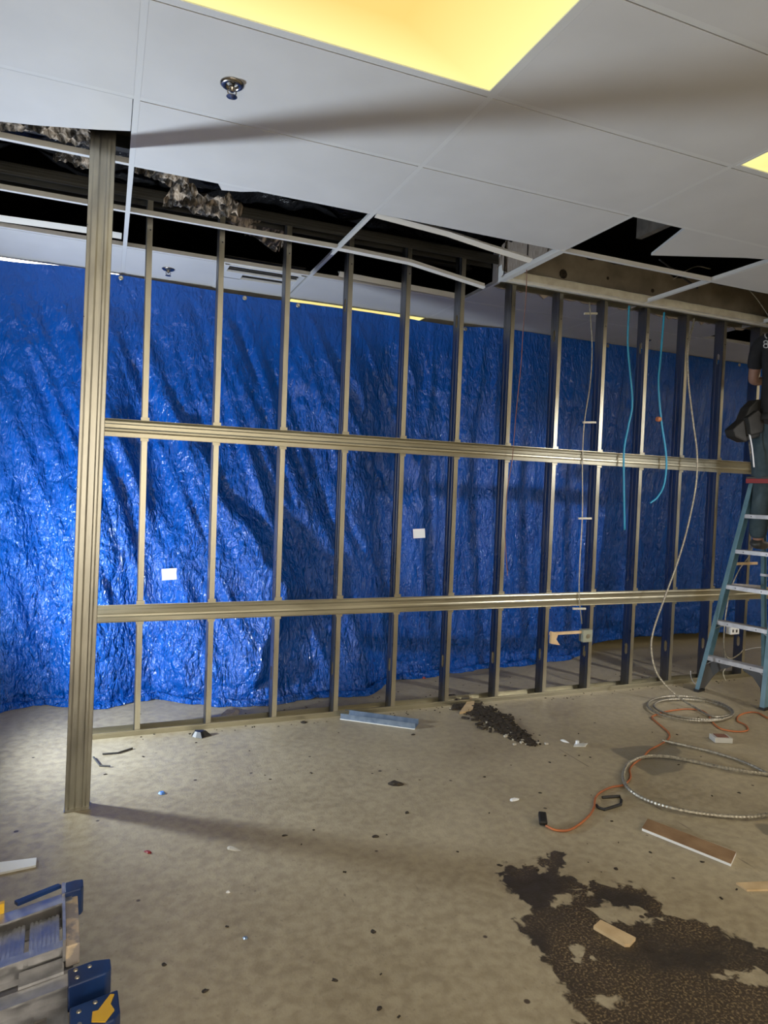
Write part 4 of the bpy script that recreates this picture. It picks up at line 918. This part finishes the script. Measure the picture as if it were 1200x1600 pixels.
blob('paper_scrap', 356, 1395, .008, .006, 'paper', 'tiny white screw-like bit on the floor', 'scrap', GD, 6)
blob('dirt_clump', 232, 1332, .012, .005, 'red', 'tiny dark red chip on the floor left of centre', 'scrap', GD, 7, 1.8)
blob('plastic_scrap', 662, 1060, .018, .012, 'red', 'small red bit behind the floor track by the tarp hem', 'scrap', GD, 8)
blob('dirt_clump', 310, 1150, .045, .03, 'black', 'crumpled black scrap on the floor track at the second stud', 'scrap', GD, 9, 1.4)
blob('wood_scrap', 360, 1117, .07, .025, 'board', 'brown board scrap behind the second and third studs', 'scrap', GD, 10, 2.6)
blob('wood_scrap', 352, 1124, .03, .02, 'gypsum', 'pale gypsum strip behind the second stud', 'scrap', GD, 11, 3.2)
for k, q in enumerate(([(160,1178),(185,1176),(207,1169)], [(146,1183),(156,1196),(172,1197)], [(708,1091),(722,1086),(722,1092),(735,1090),(748,1086)])):
    tag(MB().tube([FL(x, y, .006) for x, y in q], .005, 5).build('metal_rod', 'cap'), ['thin dark rod lying beside the left end of the floor track', 'bent dark rod lying against the foot of the leaning post', 'bent dark wire lying over the floor track at the dirt streak'][k], 'rod', 'thin rods on the floor')
blob('dark_scrap', 710, 1090, .06, .012, 'debris', 'dark flat scrap behind the floor track near the sixth stud', 'scrap', GD, 12, 2.)
ns = [(617,1225,.05,'star shaped dark smear of dirt in the middle of the floor'), (636,1270,.016,'dark crumb right below the dirt smear'), (587,1307,.020,'dark crumb in the centre of the floor'), (490,1297,.010,'small dark crumb left of centre'), (444,1306,.014,'dark crumb on the left centre floor'), (583,1456,.014,'dark crumb in the lower centre'), (757,1214,.012,'dark crumb below the dirt streak'), (256,1507,.012,'dark crumb in the lower left'), (320,1549,.013,'elongated dark crumb at lower left'), (524,1532,.012,'dark crumb at the bottom centre'), (593,1575,.011,'dark crumb at the bottom right of centre'), (780,1352,.014,'dark crumb left of the adhesive patch'), (963,1358,.014,'dark crumb right above the adhesive patch'), (844,1739-500,.012,'dark crumb left of the plug'), (1016,1332,.012,'sliver of dark dirt below the plank left end'), (1097,1347,.012,'dark crumb below the plank right end'), (475,1129,.03,'dark smudge of dirt before the third stud'), (165,1210,.012,'tiny dark crumb right of the leaning post'), (843,1739-590,.01,'tiny crumb before the eighth stud'), (1060,1195,.01,'crumb inside the large cable loop'), (1155,1239,.012,'crumb inside the large cable loop, right side'), (646,1348-200,.018,'dark blue crumb right of the channel scrap')]
for k, (x, y, r, lb) in enumerate(ns): blob('dirt_clump', x, y, r*.75, r*.2, 'debris', lb, 'dirt', 'crumbs of dirt on the floor', 20+k, 1.5)
# dirt streak: uncountable crumbs -> one stuff object
def dirt_streak():
    mb = MB(); line = [(715,1098),(740,1108),(770,1125),(800,1145),(838,1166)]; P = spline([FL(x, y) for x, y in line], 8)
    rnd = random.Random(3)
    for k in range(950):
        t = rnd.random(); p = P[int(t*(len(P)-1))]; w_ = .02+.10*math.sin(math.pi*min(1, t*.9+.08))
        c = p+Vector((rnd.gauss(0, .5)*w_, rnd.gauss(0, .35)*w_, 0)); r = rnd.uniform(.004, .014)*(.7+.5*math.sin(math.pi*t)); a = rnd.random()*3
        d = Vector((math.cos(a), math.sin(a), rnd.uniform(-.2,.3))).normalized(); s = Vector((-math.sin(a), math.cos(a), 0))
        mb.obox(c+Vector((0,0,r*.35+.002)), d, s, d.cross(s), r*1.6, r*.6, r*.3)
    o = mb.build('dirt_streak', 'debris'); tag(o, 'streak of black crumbly dirt running forward from the floor track', 'dirt', kind='stuff')
    mb = MB()
    for k in range(60):
        t = rnd.random(); p = P[int(t*(len(P)-1))]; c = p+Vector((rnd.gauss(0, .06), rnd.gauss(0, .05), 0)); r = rnd.uniform(.004, .010)
        mb.obox(c+Vector((0,0,r*.6)), Vector((1,0,0)), Vector((0,1,0)), Vector((0,0,1)), r, r*.8, r*.5)
    tag(mb.build('gypsum_crumbs', 'gypsum'), 'pale crumbs scattered through the black dirt streak', 'dirt', kind='stuff')
    mb = MB()
    for k in range(300):
        x = rnd.uniform(.2, 5.6); y = rnd.choice([rnd.gauss(-.05, .03), rnd.gauss(.25, .12), rnd.uniform(-2.6, -.2)]); 
        if -.012 < y < .10: continue
        r = rnd.uniform(.0015, .0042); a = rnd.random()*3
        mb.obox(Vector((x, y, r*.4)), Vector((math.cos(a), math.sin(a), 0)), Vector((-math.sin(a), math.cos(a), 0)), Vector((0,0,1)), r*1.6, r*.8, r*.4)
    tag(mb.build('floor_grit', 'debris'), 'fine dark grit scattered all over the concrete', 'grit', kind='stuff')
dirt_streak()
